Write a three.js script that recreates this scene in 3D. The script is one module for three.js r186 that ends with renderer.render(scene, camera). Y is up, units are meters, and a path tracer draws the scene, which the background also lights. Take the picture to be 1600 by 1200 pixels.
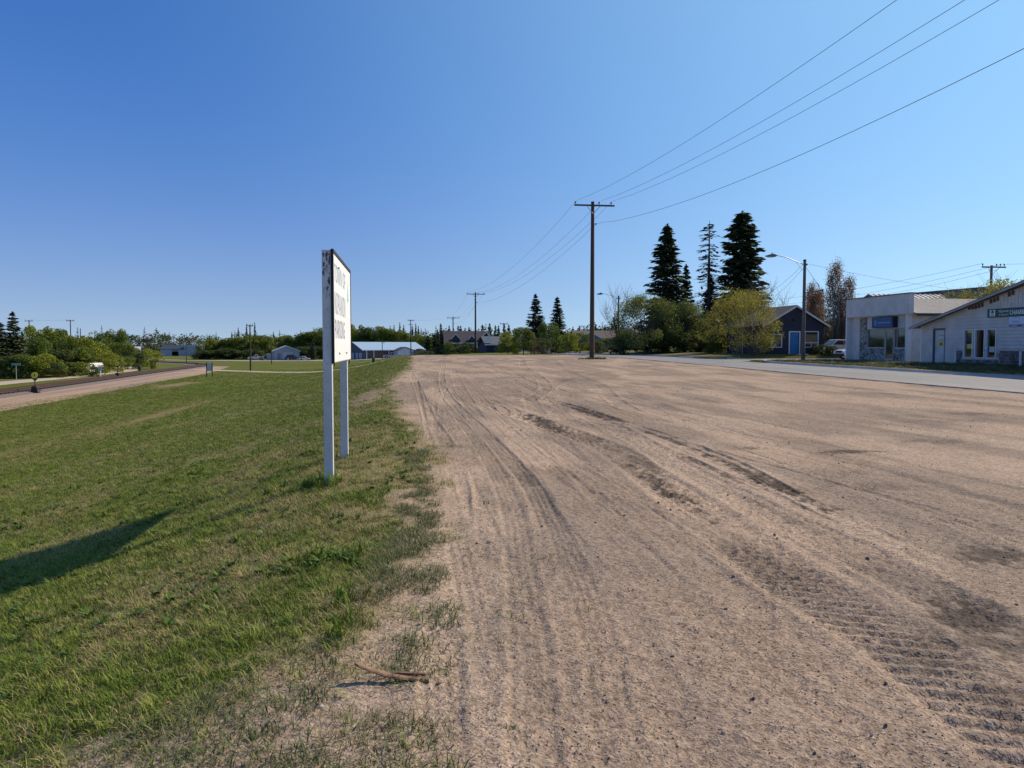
import * as THREE from 'three';
import { mergeGeometries } from 'three/addons/utils/BufferGeometryUtils.js';
import { RoundedBoxGeometry } from 'three/addons/geometries/RoundedBoxGeometry.js';

// ---------- camera, sky, sun, exposure ----------
const scene = new THREE.Scene();
const camera = new THREE.PerspectiveCamera(52.95, 4 / 3, 0.1, 4000);
camera.position.set(0, 1.5, 0);
camera.rotation.x = -0.0489;
const renderer = new THREE.WebGLRenderer({ antialias: true });
renderer.toneMapping = THREE.LinearToneMapping;
renderer.toneMappingExposure = 1.0;
renderer.shadowMap.enabled = true;
const SUN_AZ = 57 * Math.PI / 180, SUN_EL = 39 * Math.PI / 180;   // azimuth to the right of the view axis
const SUN = new THREE.Vector3(Math.sin(SUN_AZ) * Math.cos(SUN_EL), Math.sin(SUN_EL), -Math.cos(SUN_AZ) * Math.cos(SUN_EL));
const sun = new THREE.DirectionalLight(0xffecd2, 5);
sun.position.copy(SUN).multiplyScalar(300);
sun.castShadow = true;
sun.shadow.mapSize.set(4096, 4096);
Object.assign(sun.shadow.camera, { left: -160, right: 160, top: 160, bottom: -160, near: 1, far: 900 });
scene.add(sun, sun.target);
{ // a clear spring sky: deep blue overhead, pale low down, paler towards the sun
  const w = 1024, h = 512, data = new Float32Array(w * h * 4), d = new THREE.Vector3();
  const Z = [0.026, 0.068, 0.24], M = [0.056, 0.290, 0.90], H = [0.43, 0.57, 0.70];
  for (let j = 0; j < h; j++) for (let i = 0; i < w; i++) {
    const phi = ((i + 0.5) / w - 0.5) * 2 * Math.PI, el = ((j + 0.5) / h - 0.5) * Math.PI;
    d.set(Math.cos(el) * Math.cos(phi), Math.sin(el), Math.cos(el) * Math.sin(phi));
    const e = Math.max(0, el) * 180 / Math.PI, a = Math.exp(-e / 6.8), b = Math.exp(-e / 26);
    const cg = d.dot(SUN), A = Math.pow(Math.max(0, (cg - 0.25) / 0.6), 1.8) + 1.2 * Math.pow(Math.max(0, cg), 60);
    const k = (j * w + i) * 4;
    for (let c = 0; c < 3; c++) {
      const base = Z[c] + (M[c] - Z[c]) * b + (H[c] - M[c]) * a;
      data[k + c] = base + A * [0.225, 0.375, 0.41][c] * (1 + a);
    }
    data[k + 3] = 1;
  }
  const sky = new THREE.DataTexture(data, w, h, THREE.RGBAFormat, THREE.FloatType);
  sky.mapping = THREE.EquirectangularReflectionMapping;
  sky.magFilter = sky.minFilter = THREE.LinearFilter;
  sky.wrapS = THREE.RepeatWrapping;
  sky.needsUpdate = true;
  scene.background = sky; scene.environment = sky;
}

// ---------- numbers ----------
const TH = 0.1315, CT = Math.cos(TH), ST = Math.sin(TH);            // the street runs 7.5 degrees left of the view axis
const rng = (a) => () => { a = (a + 0x6d2b79f5) | 0; let t = Math.imul(a ^ (a >>> 15), 1 | a); t = (t + Math.imul(t ^ (t >>> 7), 61 | t)) ^ t; return ((t ^ (t >>> 14)) >>> 0) / 4294967296; };
const sm = (a, b, x) => { const t = Math.min(1, Math.max(0, (x - a) / (b - a))); return t * t * (3 - 2 * t); };
const mix = (a, b, t) => a + (b - a) * t, clamp = (x, a, b) => Math.min(b, Math.max(a, x));
const mix3 = (a, b, t) => [mix(a[0], b[0], t), mix(a[1], b[1], t), mix(a[2], b[2], t)];
const hash = (x, y) => { let h = Math.imul(x, 374761393) ^ Math.imul(y, 668265263); h = Math.imul(h ^ (h >>> 13), 1274126177); return ((h ^ (h >>> 16)) >>> 0) / 4294967296; };
function noise(x, y) { // smooth value noise, 0..1
  const xi = Math.floor(x), yi = Math.floor(y), fx = x - xi, fy = y - yi, u = fx * fx * (3 - 2 * fx), v = fy * fy * (3 - 2 * fy);
  return mix(mix(hash(xi, yi), hash(xi + 1, yi), u), mix(hash(xi, yi + 1), hash(xi + 1, yi + 1), u), v);
}
const fbm = (x, y, n = 4) => { let s = 0, a = 0.5, t = 0; for (let i = 0; i < n; i++) { s += a * noise(x, y); t += a; a *= 0.5; x = x * 2.03 + 17.1; y = y * 2.03 + 5.7; } return s / t; };
const table = (pts) => (x) => { // smooth curve through [x, y] points
  if (x <= pts[0][0]) return pts[0][1];
  for (let i = 1; i < pts.length; i++) if (x <= pts[i][0]) {
    const [x0, y0] = pts[i - 1], [x1, y1] = pts[i], sl = (k) => (k <= 0 || k >= pts.length - 1 ? 0 : (pts[k + 1][1] - pts[k - 1][1]) / (pts[k + 1][0] - pts[k - 1][0]));
    const w = x1 - x0, t = (x - x0) / w, t2 = t * t, t3 = t2 * t;
    return (2 * t3 - 3 * t2 + 1) * y0 + (t3 - 2 * t2 + t) * w * sl(i - 1) + (-2 * t3 + 3 * t2) * y1 + (t3 - t2) * w * sl(i);
  }
  return pts[pts.length - 1][1];
};

// ---------- the lie of the land: u metres to the right of the grass edge, s metres along the street ----------
const LOT_U = 19, KERB_U = 27.5;
const lotRise = (s) => 0.45 * sm(12, 75, s);
const fallCurve = table([[0, 0], [0.9, 0.03], [1.6, 0.18], [3.3, 0.66], [6, 1.2], [9, 1.6], [13, 1.95], [20, 2.2], [30, 2.3], [60, 2.32]]);
const crossStreet = (s) => s > 60.6 && s < 68.4;
function streetY(u, s) { const t = clamp((u - LOT_U) / (KERB_U - LOT_U), 0, 1), r = lotRise(s); return mix(r + 0.03, r * 0.62 - 0.03, t) + 0.05 * Math.sin(Math.PI * t) + 0.12 * sm(50, 75, s) * t; }
function G(u, s) { // ground height
  const r = lotRise(s);
  let y;
  if (u > KERB_U) {
    const k = streetY(KERB_U, s) + 0.13, b = 0.41 + 0.33 * sm(67, 71, s);
    y = mix(k, b, sm(KERB_U, 33.5, u));
    if (s > 59.6 && s < 69.4) { const c = sm(59.6, 60.6, s) * (1 - sm(68.4, 69.4, s)); y = mix(y, mix(streetY(KERB_U, s) + 0.0, 0.32, sm(KERB_U, 36, u)), c); }
  } else y = r;
  if (u < 0) y = r * sm(-14, 0, u) - fallCurve(-u);
  const edge = (s - 85) * 0.3;
  if (s > 85 && u < edge && u > -40) { const w = edge - Math.max(u, 0), low = -clamp(w / 25, 0, 1) * 2.3 + 0.45; if (u >= 0) y = Math.min(y, low); else y = Math.min(y, mix(low, y, sm(0, 25, -u))); }
  if (u < 40 || s > 150) y -= 0.5 * sm(110, 220, s) * sm(46, 20, u - Math.max(0, s - 150));
  return y;
}
const W = (u, s, y = G(u, s)) => new THREE.Vector3(CT * u - ST * s, y, -(ST * u + CT * s));

const polar = (deg, D) => { const X = Math.tan(deg * Math.PI / 180) * D; return [CT * X + ST * D, -ST * X + CT * D]; };   // bearing from the lot's edge to street coordinates

// ---------- scene building helpers ----------
const taken = {};
const numbered = (n) => { const k = taken[n] = (taken[n] ?? -1) + 1; return k ? n + '_' + String(k).padStart(3, '0') : n; };
function tag(o, label, category, group) { o.userData.label = label; o.userData.category = category; if (group) o.userData.group = group; return o; }
function thing(name, label, category, u, s, { turn = 0, group, y } = {}) {
  const o = new THREE.Group(); o.name = numbered(name); o.position.copy(W(u, s, y ?? G(u, s))); o.rotation.y = TH + turn;
  scene.add(o); return tag(o, label, category, group);
}
function boxUV(g, k = 1) { // texture coordinates in metres, from the side each face points to
  const p = g.attributes.position, n = g.attributes.normal, uv = new Float32Array(p.count * 2);
  for (let i = 0; i < p.count; i++) {
    const ax = Math.abs(n.getX(i)), ay = Math.abs(n.getY(i)), az = Math.abs(n.getZ(i));
    const [a, b] = ay > ax && ay > az ? [p.getX(i), p.getZ(i)] : ax > az ? [p.getZ(i), p.getY(i)] : [p.getX(i), p.getY(i)];
    uv[2 * i] = a * k; uv[2 * i + 1] = b * k;
  }
  g.setAttribute('uv', new THREE.BufferAttribute(uv, 2)); return g;
}
function obj(name, geo, m, parent, keepUV) {
  let g = Array.isArray(geo) ? (geo.length > 1 ? mergeGeometries(geo.map((x) => { const y = x.index ? x.toNonIndexed() : x; for (const k of Object.keys(y.attributes)) if (!['position', 'normal', 'uv'].includes(k)) y.deleteAttribute(k); return y; })) : geo[0]) : geo;
  if (!keepUV) boxUV(g);
  const o = new THREE.Mesh(g, m); o.name = parent ? name : numbered(name); o.castShadow = o.receiveShadow = true;
  (parent ?? scene).add(o); return o;
}
const stuff = (o) => { o.userData.kind = 'stuff'; return o; };
const struct = (o) => { o.userData.kind = 'structure'; return o; };
const box = (w, h, d, x = 0, y = 0, z = 0) => new THREE.BoxGeometry(w, h, d).translate(x, y + h / 2, z);        // y is the underside
const rbox = (w, h, d, x = 0, y = 0, z = 0, r = 0.01) => new RoundedBoxGeometry(w, h, d, 2, r).translate(x, y + h / 2, z);
const cyl = (r0, r1, h, x = 0, y = 0, z = 0, n = 12) => new THREE.CylinderGeometry(r1, r0, h, n).translate(x, y + h / 2, z);
function bar(a, b, r0, r1 = r0, n = 6) { // a round bar from a to b
  const A = new THREE.Vector3(...a), B = new THREE.Vector3(...b), d = B.clone().sub(A), l = d.length();
  return new THREE.CylinderGeometry(r1, r0, l, n).applyQuaternion(new THREE.Quaternion().setFromUnitVectors(new THREE.Vector3(0, 1, 0), d.normalize())).translate((A.x + B.x) / 2, (A.y + B.y) / 2, (A.z + B.z) / 2);
}
function prism(pts, d, bevel = 0) { // outline in x, y, pushed along z from 0 to d
  const s = new THREE.Shape(pts.map(([x, y]) => new THREE.Vector2(x, y)));
  return new THREE.ExtrudeGeometry(s, { depth: d - 2 * bevel, bevelEnabled: bevel > 0, bevelSize: bevel, bevelThickness: bevel, bevelOffset: -bevel, bevelSegments: 2, steps: 1 }).translate(0, 0, bevel);
}
const slab = (pts, t) => { // a flat plate of thickness t under four corners (given in order)
  const v = pts.map((p) => new THREE.Vector3(...p)), n = v[1].clone().sub(v[0]).cross(v[3].clone().sub(v[0])).normalize().multiplyScalar(-t), q = v.map((p) => p.clone().add(n));
  const pos = []; const quad = (a, b, c, d) => pos.push(...a.toArray(), ...b.toArray(), ...c.toArray(), ...a.toArray(), ...c.toArray(), ...d.toArray());
  quad(v[0], v[1], v[2], v[3]); quad(q[3], q[2], q[1], q[0]);
  for (let i = 0; i < 4; i++) { const j = (i + 1) % 4; quad(v[j], v[i], q[i], q[j]); }
  const g = new THREE.BufferGeometry(); g.setAttribute('position', new THREE.Float32BufferAttribute(pos, 3)); g.computeVertexNormals(); g.setAttribute('uv', new THREE.Float32BufferAttribute(new Float32Array(pos.length / 3 * 2), 2)); return g;
};

// ---------- textures (computed) ----------
function pnoise(x, y, p, seed) { // value noise that repeats every p cells
  const xi = Math.floor(x), yi = Math.floor(y), fx = x - xi, fy = y - yi, u = fx * fx * (3 - 2 * fx), v = fy * fy * (3 - 2 * fy), m = (a) => ((a % p) + p) % p;
  const h = (a, b) => hash(m(a) + seed * 131, m(b) + seed * 57);
  return mix(mix(h(xi, yi), h(xi + 1, yi), u), mix(h(xi, yi + 1), h(xi + 1, yi + 1), u), v);
}
function tex(size, f, { srgb = false, repeat = 1 } = {}) {
  const d = new Uint8Array(size * size * 4);
  for (let j = 0; j < size; j++) for (let i = 0; i < size; i++) { const c = f(i / size, j / size, i, j), k = (j * size + i) * 4; const a = typeof c === 'number' ? [c, c, c] : c; for (let q = 0; q < 3; q++) d[k + q] = clamp(a[q] * 255, 0, 255); d[k + 3] = 255; }
  const t = new THREE.DataTexture(d, size, size); t.wrapS = t.wrapT = THREE.RepeatWrapping; t.magFilter = t.minFilter = THREE.LinearFilter; t.repeat.set(repeat, repeat);
  if (srgb) t.colorSpace = THREE.SRGBColorSpace; t.needsUpdate = true; return t;
}
const gravelField = (() => { // grains of several sizes, shared by the colour and the relief of the gravel
  const N = 1024, f = new Float32Array(N * N), r = rng(11);
  for (let j = 0; j < N; j++) for (let i = 0; i < N; i++) { const x = i / N, y = j / N; f[j * N + i] = 0.30 * pnoise(x * 64, y * 64, 64, 1) + 0.42 * pnoise(x * 150, y * 150, 150, 2) + 0.28 * pnoise(x * 360, y * 360, 360, 3); }
  const dome = (cx, cy, rad, amp) => { for (let j = -rad; j <= rad; j++) for (let i = -rad; i <= rad; i++) { const q = 1 - (i * i + j * j) / (rad * rad + 0.1); if (q > 0) { const k = ((cy + j + N) % N) * N + ((cx + i + N) % N); f[k] += amp * Math.sqrt(q); } } };
  for (let k = 0; k < 5200; k++) dome((r() * N) | 0, (r() * N) | 0, 1 + ((r() * r() * 5) | 0), r() < 0.6 ? 0.30 : -0.34);
  return { N, f };
})();
const gravelMap = tex(1024, (x, y, i, j) => { const g = gravelField.f[j * 1024 + i], n = pnoise(x * 90, y * 90, 90, 7); const v = clamp(0.70 + (g - 0.5) * 0.95, 0.16, 1); return [v * (1 + 0.05 * (n - 0.5)), v, v * (1 - 0.07 * (n - 0.5))]; });
const gravelBump = tex(1024, (x, y, i, j) => clamp(0.5 + (gravelField.f[j * 1024 + i] - 0.5) * 0.7, 0, 1));
const thatchField = (() => { // short tangled strokes
  const N = 1024, f = new Float32Array(N * N).fill(0.42), r = rng(5);
  for (let k = 0; k < 26000; k++) { let x = r() * N, y = r() * N, a = r() * 6.283, l = 8 + r() * 26, v = (r() - 0.42) * 0.5; for (let q = 0; q < l; q++) { const id = ((y | 0) & 1023) * N + ((x | 0) & 1023); f[id] = mix(f[id], 0.5 + v, 0.7); x += Math.cos(a); y += Math.sin(a); a += (r() - 0.5) * 0.12; if (x < 0) x += N; if (y < 0) y += N; } }
  return f;
})();
const thatchMap = tex(1024, (x, y, i, j) => { const g = thatchField[j * 1024 + i], n = pnoise(x * 40, y * 40, 40, 3); const v = clamp(0.42 + g * 0.62, 0.3, 1); return [v * (0.95 + 0.12 * n), v, v * (0.92 + 0.1 * n)]; });
const thatchBump = tex(1024, (x, y, i, j) => thatchField[j * 1024 + i]);
const asphaltMap = tex(512, (x, y) => 0.66 + 0.22 * (pnoise(x * 128, y * 128, 128, 4) - 0.5) + 0.24 * (pnoise(x * 256, y * 256, 256, 5) - 0.5) + 0.10 * (pnoise(x * 9, y * 9, 9, 6) - 0.5));
const grimeMap = tex(512, (x, y) => { const n = 0.5 * pnoise(x * 6, y * 6, 6, 1) + 0.3 * pnoise(x * 24, y * 24, 24, 2) + 0.2 * pnoise(x * 90, y * 90, 90, 3); return clamp(0.80 + 0.30 * (n - 0.5), 0, 1); }, { repeat: 0.35 });
const streakMap = tex(512, (x, y) => { const n = 0.45 * pnoise(x * 40, y * 3, 40, 1) + 0.35 * pnoise(x * 120, y * 8, 120, 2) + 0.2 * pnoise(x * 250, y * 250, 250, 3); return clamp(0.74 + 0.5 * (n - 0.5), 0, 1); }, { repeat: 0.9 });
const shingleMap = tex(512, (x, y) => { const c = hash(Math.floor(x * 32 + 0.5 * (Math.floor(y * 32) % 2)) % 32, Math.floor(y * 32) + 91); return clamp(0.72 + 0.24 * (c - 0.5) + 0.14 * (pnoise(x * 200, y * 200, 200, 2) - 0.5), 0, 1); }, { repeat: 0.2 });
function canvasTex(w, h, draw) { const c = document.createElement('canvas'); c.width = w; c.height = h; draw(c.getContext('2d'), w, h); const t = new THREE.CanvasTexture(c); t.colorSpace = THREE.SRGBColorSpace; return t; }

// ---------- materials ----------
const lin = (r, g, b) => new THREE.Color().setRGB(r, g, b);
const mat = (c, rough = 0.8, extra = {}) => new THREE.MeshStandardMaterial({ color: Array.isArray(c) ? lin(...c) : c, roughness: rough, ...extra });
const painted = (c, rough = 0.6, extra = {}) => mat(c.map((v) => v / 0.8), rough, { map: grimeMap, ...extra });
const mats = {
  whitePaint: painted([0.72, 0.72, 0.72]), offWhite: painted([0.62, 0.60, 0.57]), trim: mat([0.74, 0.74, 0.73], 0.5),
  postPaint: mat([0.80, 0.80, 0.80], 0.65, { map: grimeMap }),
  pole: mat([0.115, 0.080, 0.060], 0.9, { map: streakMap }), greyPole: mat([0.20, 0.175, 0.15], 0.9, { map: streakMap }), dark: mat([0.02, 0.02, 0.022], 0.6),
  metal: mat([0.32, 0.32, 0.33], 0.4, { metalness: 0.7 }), galv: mat([0.42, 0.43, 0.44], 0.45, { metalness: 0.6 }), wire: mat([0.035, 0.035, 0.04], 0.6), ceramic: mat([0.06, 0.045, 0.04], 0.3),
  glass: new THREE.MeshPhysicalMaterial({ color: lin(0.035, 0.045, 0.05), roughness: 0.06, metalness: 0, ior: 1.5, specularIntensity: 1 }),      // tinted car glass; on far windows its dark colour stands in for unlit rooms
  clear: new THREE.MeshPhysicalMaterial({ color: lin(0.80, 0.86, 0.85), roughness: 0.03, transmission: 1, thickness: 0, ior: 1.5 }), room: mat([0.38, 0.36, 0.33], 0.9),
  concrete: mat([0.62, 0.59, 0.54], 0.9, { map: grimeMap }), rubber: mat([0.016, 0.016, 0.017], 0.8), chrome: mat([0.5, 0.5, 0.5], 0.25, { metalness: 0.9 }),
  lamp: mat([0.7, 0.7, 0.68], 0.2), bark: mat([0.10, 0.075, 0.055], 0.95), paleBark: mat([0.24, 0.22, 0.18], 0.95), deadWood: mat([0.085, 0.07, 0.058], 0.95),
};

// ---------- ground ----------
const GREEN = [0.076, 0.118, 0.014], OLIVE = [0.112, 0.110, 0.028], THATCH = [0.22, 0.175, 0.085], SOIL = [0.26, 0.187, 0.118], SAND = [0.378, 0.282, 0.208], COMPACT = [0.236, 0.182, 0.140], DAMP = [0.066, 0.052, 0.042];
const lawnEdge = table([[1.5, -1.35], [2.7, -1.20], [3.15, -1.0], [3.5, -0.62], [4.0, -0.34], [4.6, -0.16], [5.9, 0.02], [7.5, 0.12], [9, 0.16], [12, 0.18], [18, -0.35], [30, -0.85], [45, -0.15], [60, 0.0], [90, 0.0]]);
const barePatch = [[-1.25, 24, 0.55, 3.2], [-12.4, 41, 0.5, 7, 0.6], [-12.7, 25, 0.5, 3.5, 0.4], [-22.6, 78, 1.2, 5], [-0.9, 2.7, 1.0, 0.50], [-0.45, 3.05, 0.5, 0.45]];
function bareness(u, s) { // how much soil shows: 0 full lawn .. 1 none
  const e = lawnEdge(s), n = fbm(u * 2.3 + 40, s * 1.3, 3) - 0.5, fine = fbm(u * 9, s * 7, 2) - 0.5;
  const wide = 1 - sm(6, 11, s); let b = sm(-0.30 - 0.35 * wide, 0.42, u - e + n * (0.75 + 0.5 * wide) + fine * (0.3 + 0.5 * wide));
  for (const [pu, ps, ru, rs, k = 0.85] of barePatch) { const q = ((u - pu) / ru) ** 2 + ((s - ps) / rs) ** 2; if (q < 3) b = Math.max(b, (1 - sm(0.1, 1.9, q + n * 2.6 + fine * 1.6)) * k); }
  return b;
}
const dryness = (u, s) => clamp(sm(0.54, 0.74, fbm(u * 0.75 + 9, s * 0.42 + 3, 4)) * 0.6 + 0.85 * sm(-3.4, -0.8, u) * (s < 16 ? 1 : 0.5) * sm(0.40, 0.62, fbm(u * 1.8, s * 0.9, 3)) + 0.5 * Math.exp(-(((u + 12.4) / 1.5) ** 2)) * sm(15, 22, s) * (1 - sm(48, 60, s)), 0, 1);
function lawnCol(u, s) {
  const d = dryness(u, s), n = fbm(u * 0.3 + 3, s * 0.17, 3), g = mix3(GREEN, [0.096, 0.132, 0.014], clamp(n * 1.4 - 0.3, 0, 1));
  const worn = 0.4 * sm(0.48, 0.68, fbm(u * 0.11 + 2, s * 0.09 + 7, 4)) * (u < -6 || s > 60 ? 1 : 0.3), field = u < -13.2 + 3 * (n - 0.5) ? 0.42 : 0;      // the mown field beyond the bank is an older, drier turf
  return mix3(mix3(mix3(g, OLIVE, field), [0.17, 0.145, 0.06], worn), mix3(OLIVE, THATCH, 0.55), d * 0.8);
}
function terrainCol(u, s) {
  let c = lawnCol(u, s);
  c = mix3(c, SOIL, bareness(u, s) * (u < 0.6 ? 1 : 0) * (s < 92 ? 1 : 0));
  if (u > KERB_U) { const n = fbm(u * 0.5, s * 0.4, 3); c = mix3(OLIVE, [0.20, 0.165, 0.10], sm(0.45, 0.7, n)); }
  return c;
}
const steps = (a, list) => { const out = [a]; for (const [to, st, grow = 1] of list) { let d = st; while (out[out.length - 1] < to - 1e-6) { out.push(Math.min(to, out[out.length - 1] + d)); d *= grow; } } return out; };
function sheet(name, us, ss, height, colour, m, tile, parent) {
  const nu = us.length, ns = ss.length, pos = new Float32Array(nu * ns * 3), col = new Float32Array(nu * ns * 3), uv = new Float32Array(nu * ns * 2), idx = [];
  let k = 0;
  for (let j = 0; j < ns; j++) for (let i = 0; i < nu; i++, k++) {
    const u = us[i], s = ss[j], y = height(u, s), c = colour(u, s);
    pos[3 * k] = CT * u - ST * s; pos[3 * k + 1] = y; pos[3 * k + 2] = -(ST * u + CT * s);
    col[3 * k] = c[0]; col[3 * k + 1] = c[1]; col[3 * k + 2] = c[2]; uv[2 * k] = u / tile; uv[2 * k + 1] = s / tile;
  }
  for (let j = 0; j < ns - 1; j++) for (let i = 0; i < nu - 1; i++) { const a = j * nu + i, b = a + nu; idx.push(a, a + 1, b + 1, a, b + 1, b); }
  const g = new THREE.BufferGeometry();
  g.setAttribute('position', new THREE.BufferAttribute(pos, 3)); g.setAttribute('uv', new THREE.BufferAttribute(uv, 2)); g.setAttribute('color', new THREE.BufferAttribute(col, 3));
  g.setIndex(idx); g.computeVertexNormals();
  const o = new THREE.Mesh(g, m); o.name = parent ? name : numbered(name); o.receiveShadow = o.castShadow = true; (parent ?? scene).add(o); return o;
}
const over = (c, k) => [c[0] / k, c[1] / k, c[2] / k];
const D0 = -9, D1 = 19.15, S0 = -8, S1 = 92;      // the finely modelled part of the ground
const sunk = (u, s) => (u > D0 + 0.05 && u < D1 - 0.1 && s > S0 + 0.1 && s < S1 - 0.2 ? 0.3 : 0) + (u > LOT_U - 0.15 && u < KERB_U + 0.08 && s > -60 && s < 320 ? 0.35 : 0) + (u > KERB_U && s > 60.3 && s < 68.7 && u < 150 ? 0.3 : 0);
const grassGround = new THREE.MeshPhysicalMaterial({ specularIntensity: 0.12, vertexColors: true, roughness: 1, map: thatchMap, bumpMap: thatchBump, bumpScale: 0.02 });
struct(sheet('terrain',
  steps(-1500, [[-300, 100], [-80, 12], [-45, 3], [-16, 1], [D0, 0.35], [D0 + 0.1, 0.1], [LOT_U - 0.2, 3], [LOT_U - 0.1, 0.1], [KERB_U + 0.05, 3], [KERB_U + 0.1, 0.05], [34, 0.6], [60, 2], [150, 8], [1500, 100]]),
  steps(-120, [[S0, 14], [S0 + 0.2, 0.2], [5, 0.6], [24, 0.4], [59.4, 0.9], [60.3, 0.3], [60.4, 0.1], [68.6, 2], [68.7, 0.1], [71, 0.4], [S1 - 0.3, 1], [S1, 0.15], [140, 1.5], [260, 5], [420, 20], [2600, 160]]),
  (u, s) => G(u, s) - sunk(u, s) + (Math.abs(u) < 60 && s < 140 ? 0.05 * (fbm(u * 0.6, s * 0.6, 3) - 0.5) : 0), (u, s) => over(terrainCol(u, s), 0.68), grassGround, 2.2));

// tyre tracks on the lot: u as a function of s, half width, depth, lug spacing, lug height
const trk = (pts, hw, depth, lug = 0, lugH = 0, o = {}) => ({ f: table(pts), a: pts[0][0], b: pts[pts.length - 1][0], hw, depth, lug, lugH, ...o });
const TRACKS = [
  trk([[-4, 0.30], [2.6, 0.43], [3.4, 0.54], [4.9, 0.71], [6.9, 0.91], [9.5, 1.01], [13.4, 1.04], [20, 0.97], [27, 0.87], [40, 1.3]], 0.11, 0.006, 0.045, 0.006, { rib: 2, tint: 0.16 }),
  trk([[-4, 0.05], [2.7, 0.10], [3.5, 0.14], [5, 0.20], [7.5, 0.19], [9.6, 0.21], [14, 0.30]], 0.10, 0.008, 0.050, 0.008, { rib: 2, tint: -0.08 }),
  trk([[-4, 0.62], [2.6, 0.76], [3.8, 0.95], [5.5, 1.13], [8.1, 1.35], [12, 1.48], [18, 1.48], [25, 1.23], [38, 1.0]], 0.10, 0.004, 0.06, 0.005, { rib: 2, tint: 0.16 }),
  trk([[-4, 2.15], [2.5, 2.32], [3.1, 2.41], [3.6, 2.45], [4.7, 2.44], [7.4, 2.66], [10.7, 2.89], [13.5, 2.71], [16, 2.39], [22, 2.0]], 0.27, 0.016, 0.125, 0.020, { chev: 0.5, tint: 0.08 }),
  trk([[-4, 2.95], [3.4, 3.04], [4.1, 3.12], [5.2, 3.21], [6.6, 3.21], [8.7, 3.28], [11.7, 3.58], [15.4, 3.76], [19.7, 3.62], [30, 3.0]], 0.22, 0.012, 0.11, 0.012, { chev: -0.4, tint: 0.06 }),
  trk([[6.2, 3.76], [6.5, 3.78], [7.2, 3.81], [9.9, 4.18], [13.8, 4.2], [18.5, 4.02], [21.6, 3.77]], 0.10, 0.016, 0, 0, { tint: 0.25 }),
  trk([[5.5, 3.55], [7, 3.6], [9.2, 3.66], [11.5, 3.75]], 0.06, 0.012, 0, 0, { tint: 0.25 }),
  trk([[1.6, 1.86], [2.6, 1.74], [4, 1.62], [6, 1.7], [9, 1.95], [14, 2.1], [24, 1.8]], 0.10, 0.003, 0.05, 0.004, { rib: 3, tint: 0.04 }),
  trk([[19.8, 3.12], [24, 4.1], [26.7, 4.73], [32.4, 5.52], [44.4, 6.62], [78.5, 10.4]], 0.22, 0.018, 0, 0, { tint: 0.30 }),
  trk([[16.7, 5.11], [20.6, 5.57], [28.4, 7.05], [33.3, 7.53], [44.2, 8.86], [78, 13.1]], 0.22, 0.018, 0, 0, { tint: 0.30 }),
  trk([[24.3, 4.46], [29.4, 5.65], [34.4, 7.64], [39.6, 10.7], [46.6, 15.9]], 0.24, 0.018, 0, 0, { tint: 0.30 }),
  trk([[13.1, 11.5], [18.5, 13.4], [27.4, 15.9], [39, 17.15], [59.4, 18.65]], 0.24, 0.014, 0, 0, { tint: 0.22 }),
  trk([[13.1, 9.6], [18.5, 11.5], [27.4, 14.1], [39, 15.4], [59.4, 17]], 0.22, 0.012, 0, 0, { tint: 0.16 }),
  trk([[5.7, 1.14], [8.1, 1.28], [12.9, 1.27], [22.4, 1.09], [33.9, 1.37], [57.3, 2.32]], 0.12, 0.012, 0.05, 0.004, { rib: 2, tint: 0.10 }),
  trk([[3.0, 4.2], [4.5, 3.2], [6.5, 2.2], [9, 1.5], [13, 0.9]], 0.11, 0.005, 0.05, 0.004, { rib: 3, tint: 0.12 }),
  trk([[4.5, 7.2], [7, 5.6], [10, 4.4], [15, 3.2], [22, 2.4], [34, 2.2]], 0.12, 0.006, 0.06, 0.005, { rib: 2, tint: 0.14 }),
  trk([[2.2, 1.3], [4, 1.9], [6.5, 3.4], [9, 5.6], [12, 8.8]], 0.10, 0.004, 0.05, 0.004, { rib: 3, tint: 0.10 }),
  trk([[5.8, 0.37], [8.2, 0.5], [11.4, 0.55], [16.6, 0.39], [25.5, 0.29], [45, 0.0]], 0.12, 0.014, 0, 0, { tint: 0.16 }),
];
{ const r = rng(77); for (let k = 0; k < 90; k++) { const s0 = 2 + r() * r() * 60, len = 8 + r() * 30, u0 = 0.5 + r() * 18, du = (r() - 0.5) * 5, bend = (r() - 0.5) * 3; const pts = []; for (let q = 0; q <= 5; q++) { const t = q / 5; pts.push([s0 + len * t, clamp(u0 + du * t + bend * t * t, 0.4, 18.7)]); } TRACKS.push(trk(pts, 0.09 + r() * 0.12, 0.003 + r() * 0.008, 0, 0, { tint: (r() - 0.5) * 0.5 })); } }
{ const r = rng(78); for (let k = 0; k < 70; k++) { const s0 = 2.2 + 22 * r() * r(), len = 7 + 26 * r(), u0 = 0.2 + 7 * r(), du = (r() - 0.5) * 1.4, bend = (r() - 0.5) * 1.2, pts = []; for (let q = 0; q <= 5; q++) { const x = q / 5; pts.push([s0 + len * x, Math.max(0.3, u0 + du * x + bend * x * x)]); } TRACKS.push(trk(pts, 0.028 + 0.03 * r(), 0.002 + 0.004 * r(), 0, 0, { tint: (r() - 0.3) * 0.4 })); } }
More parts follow.
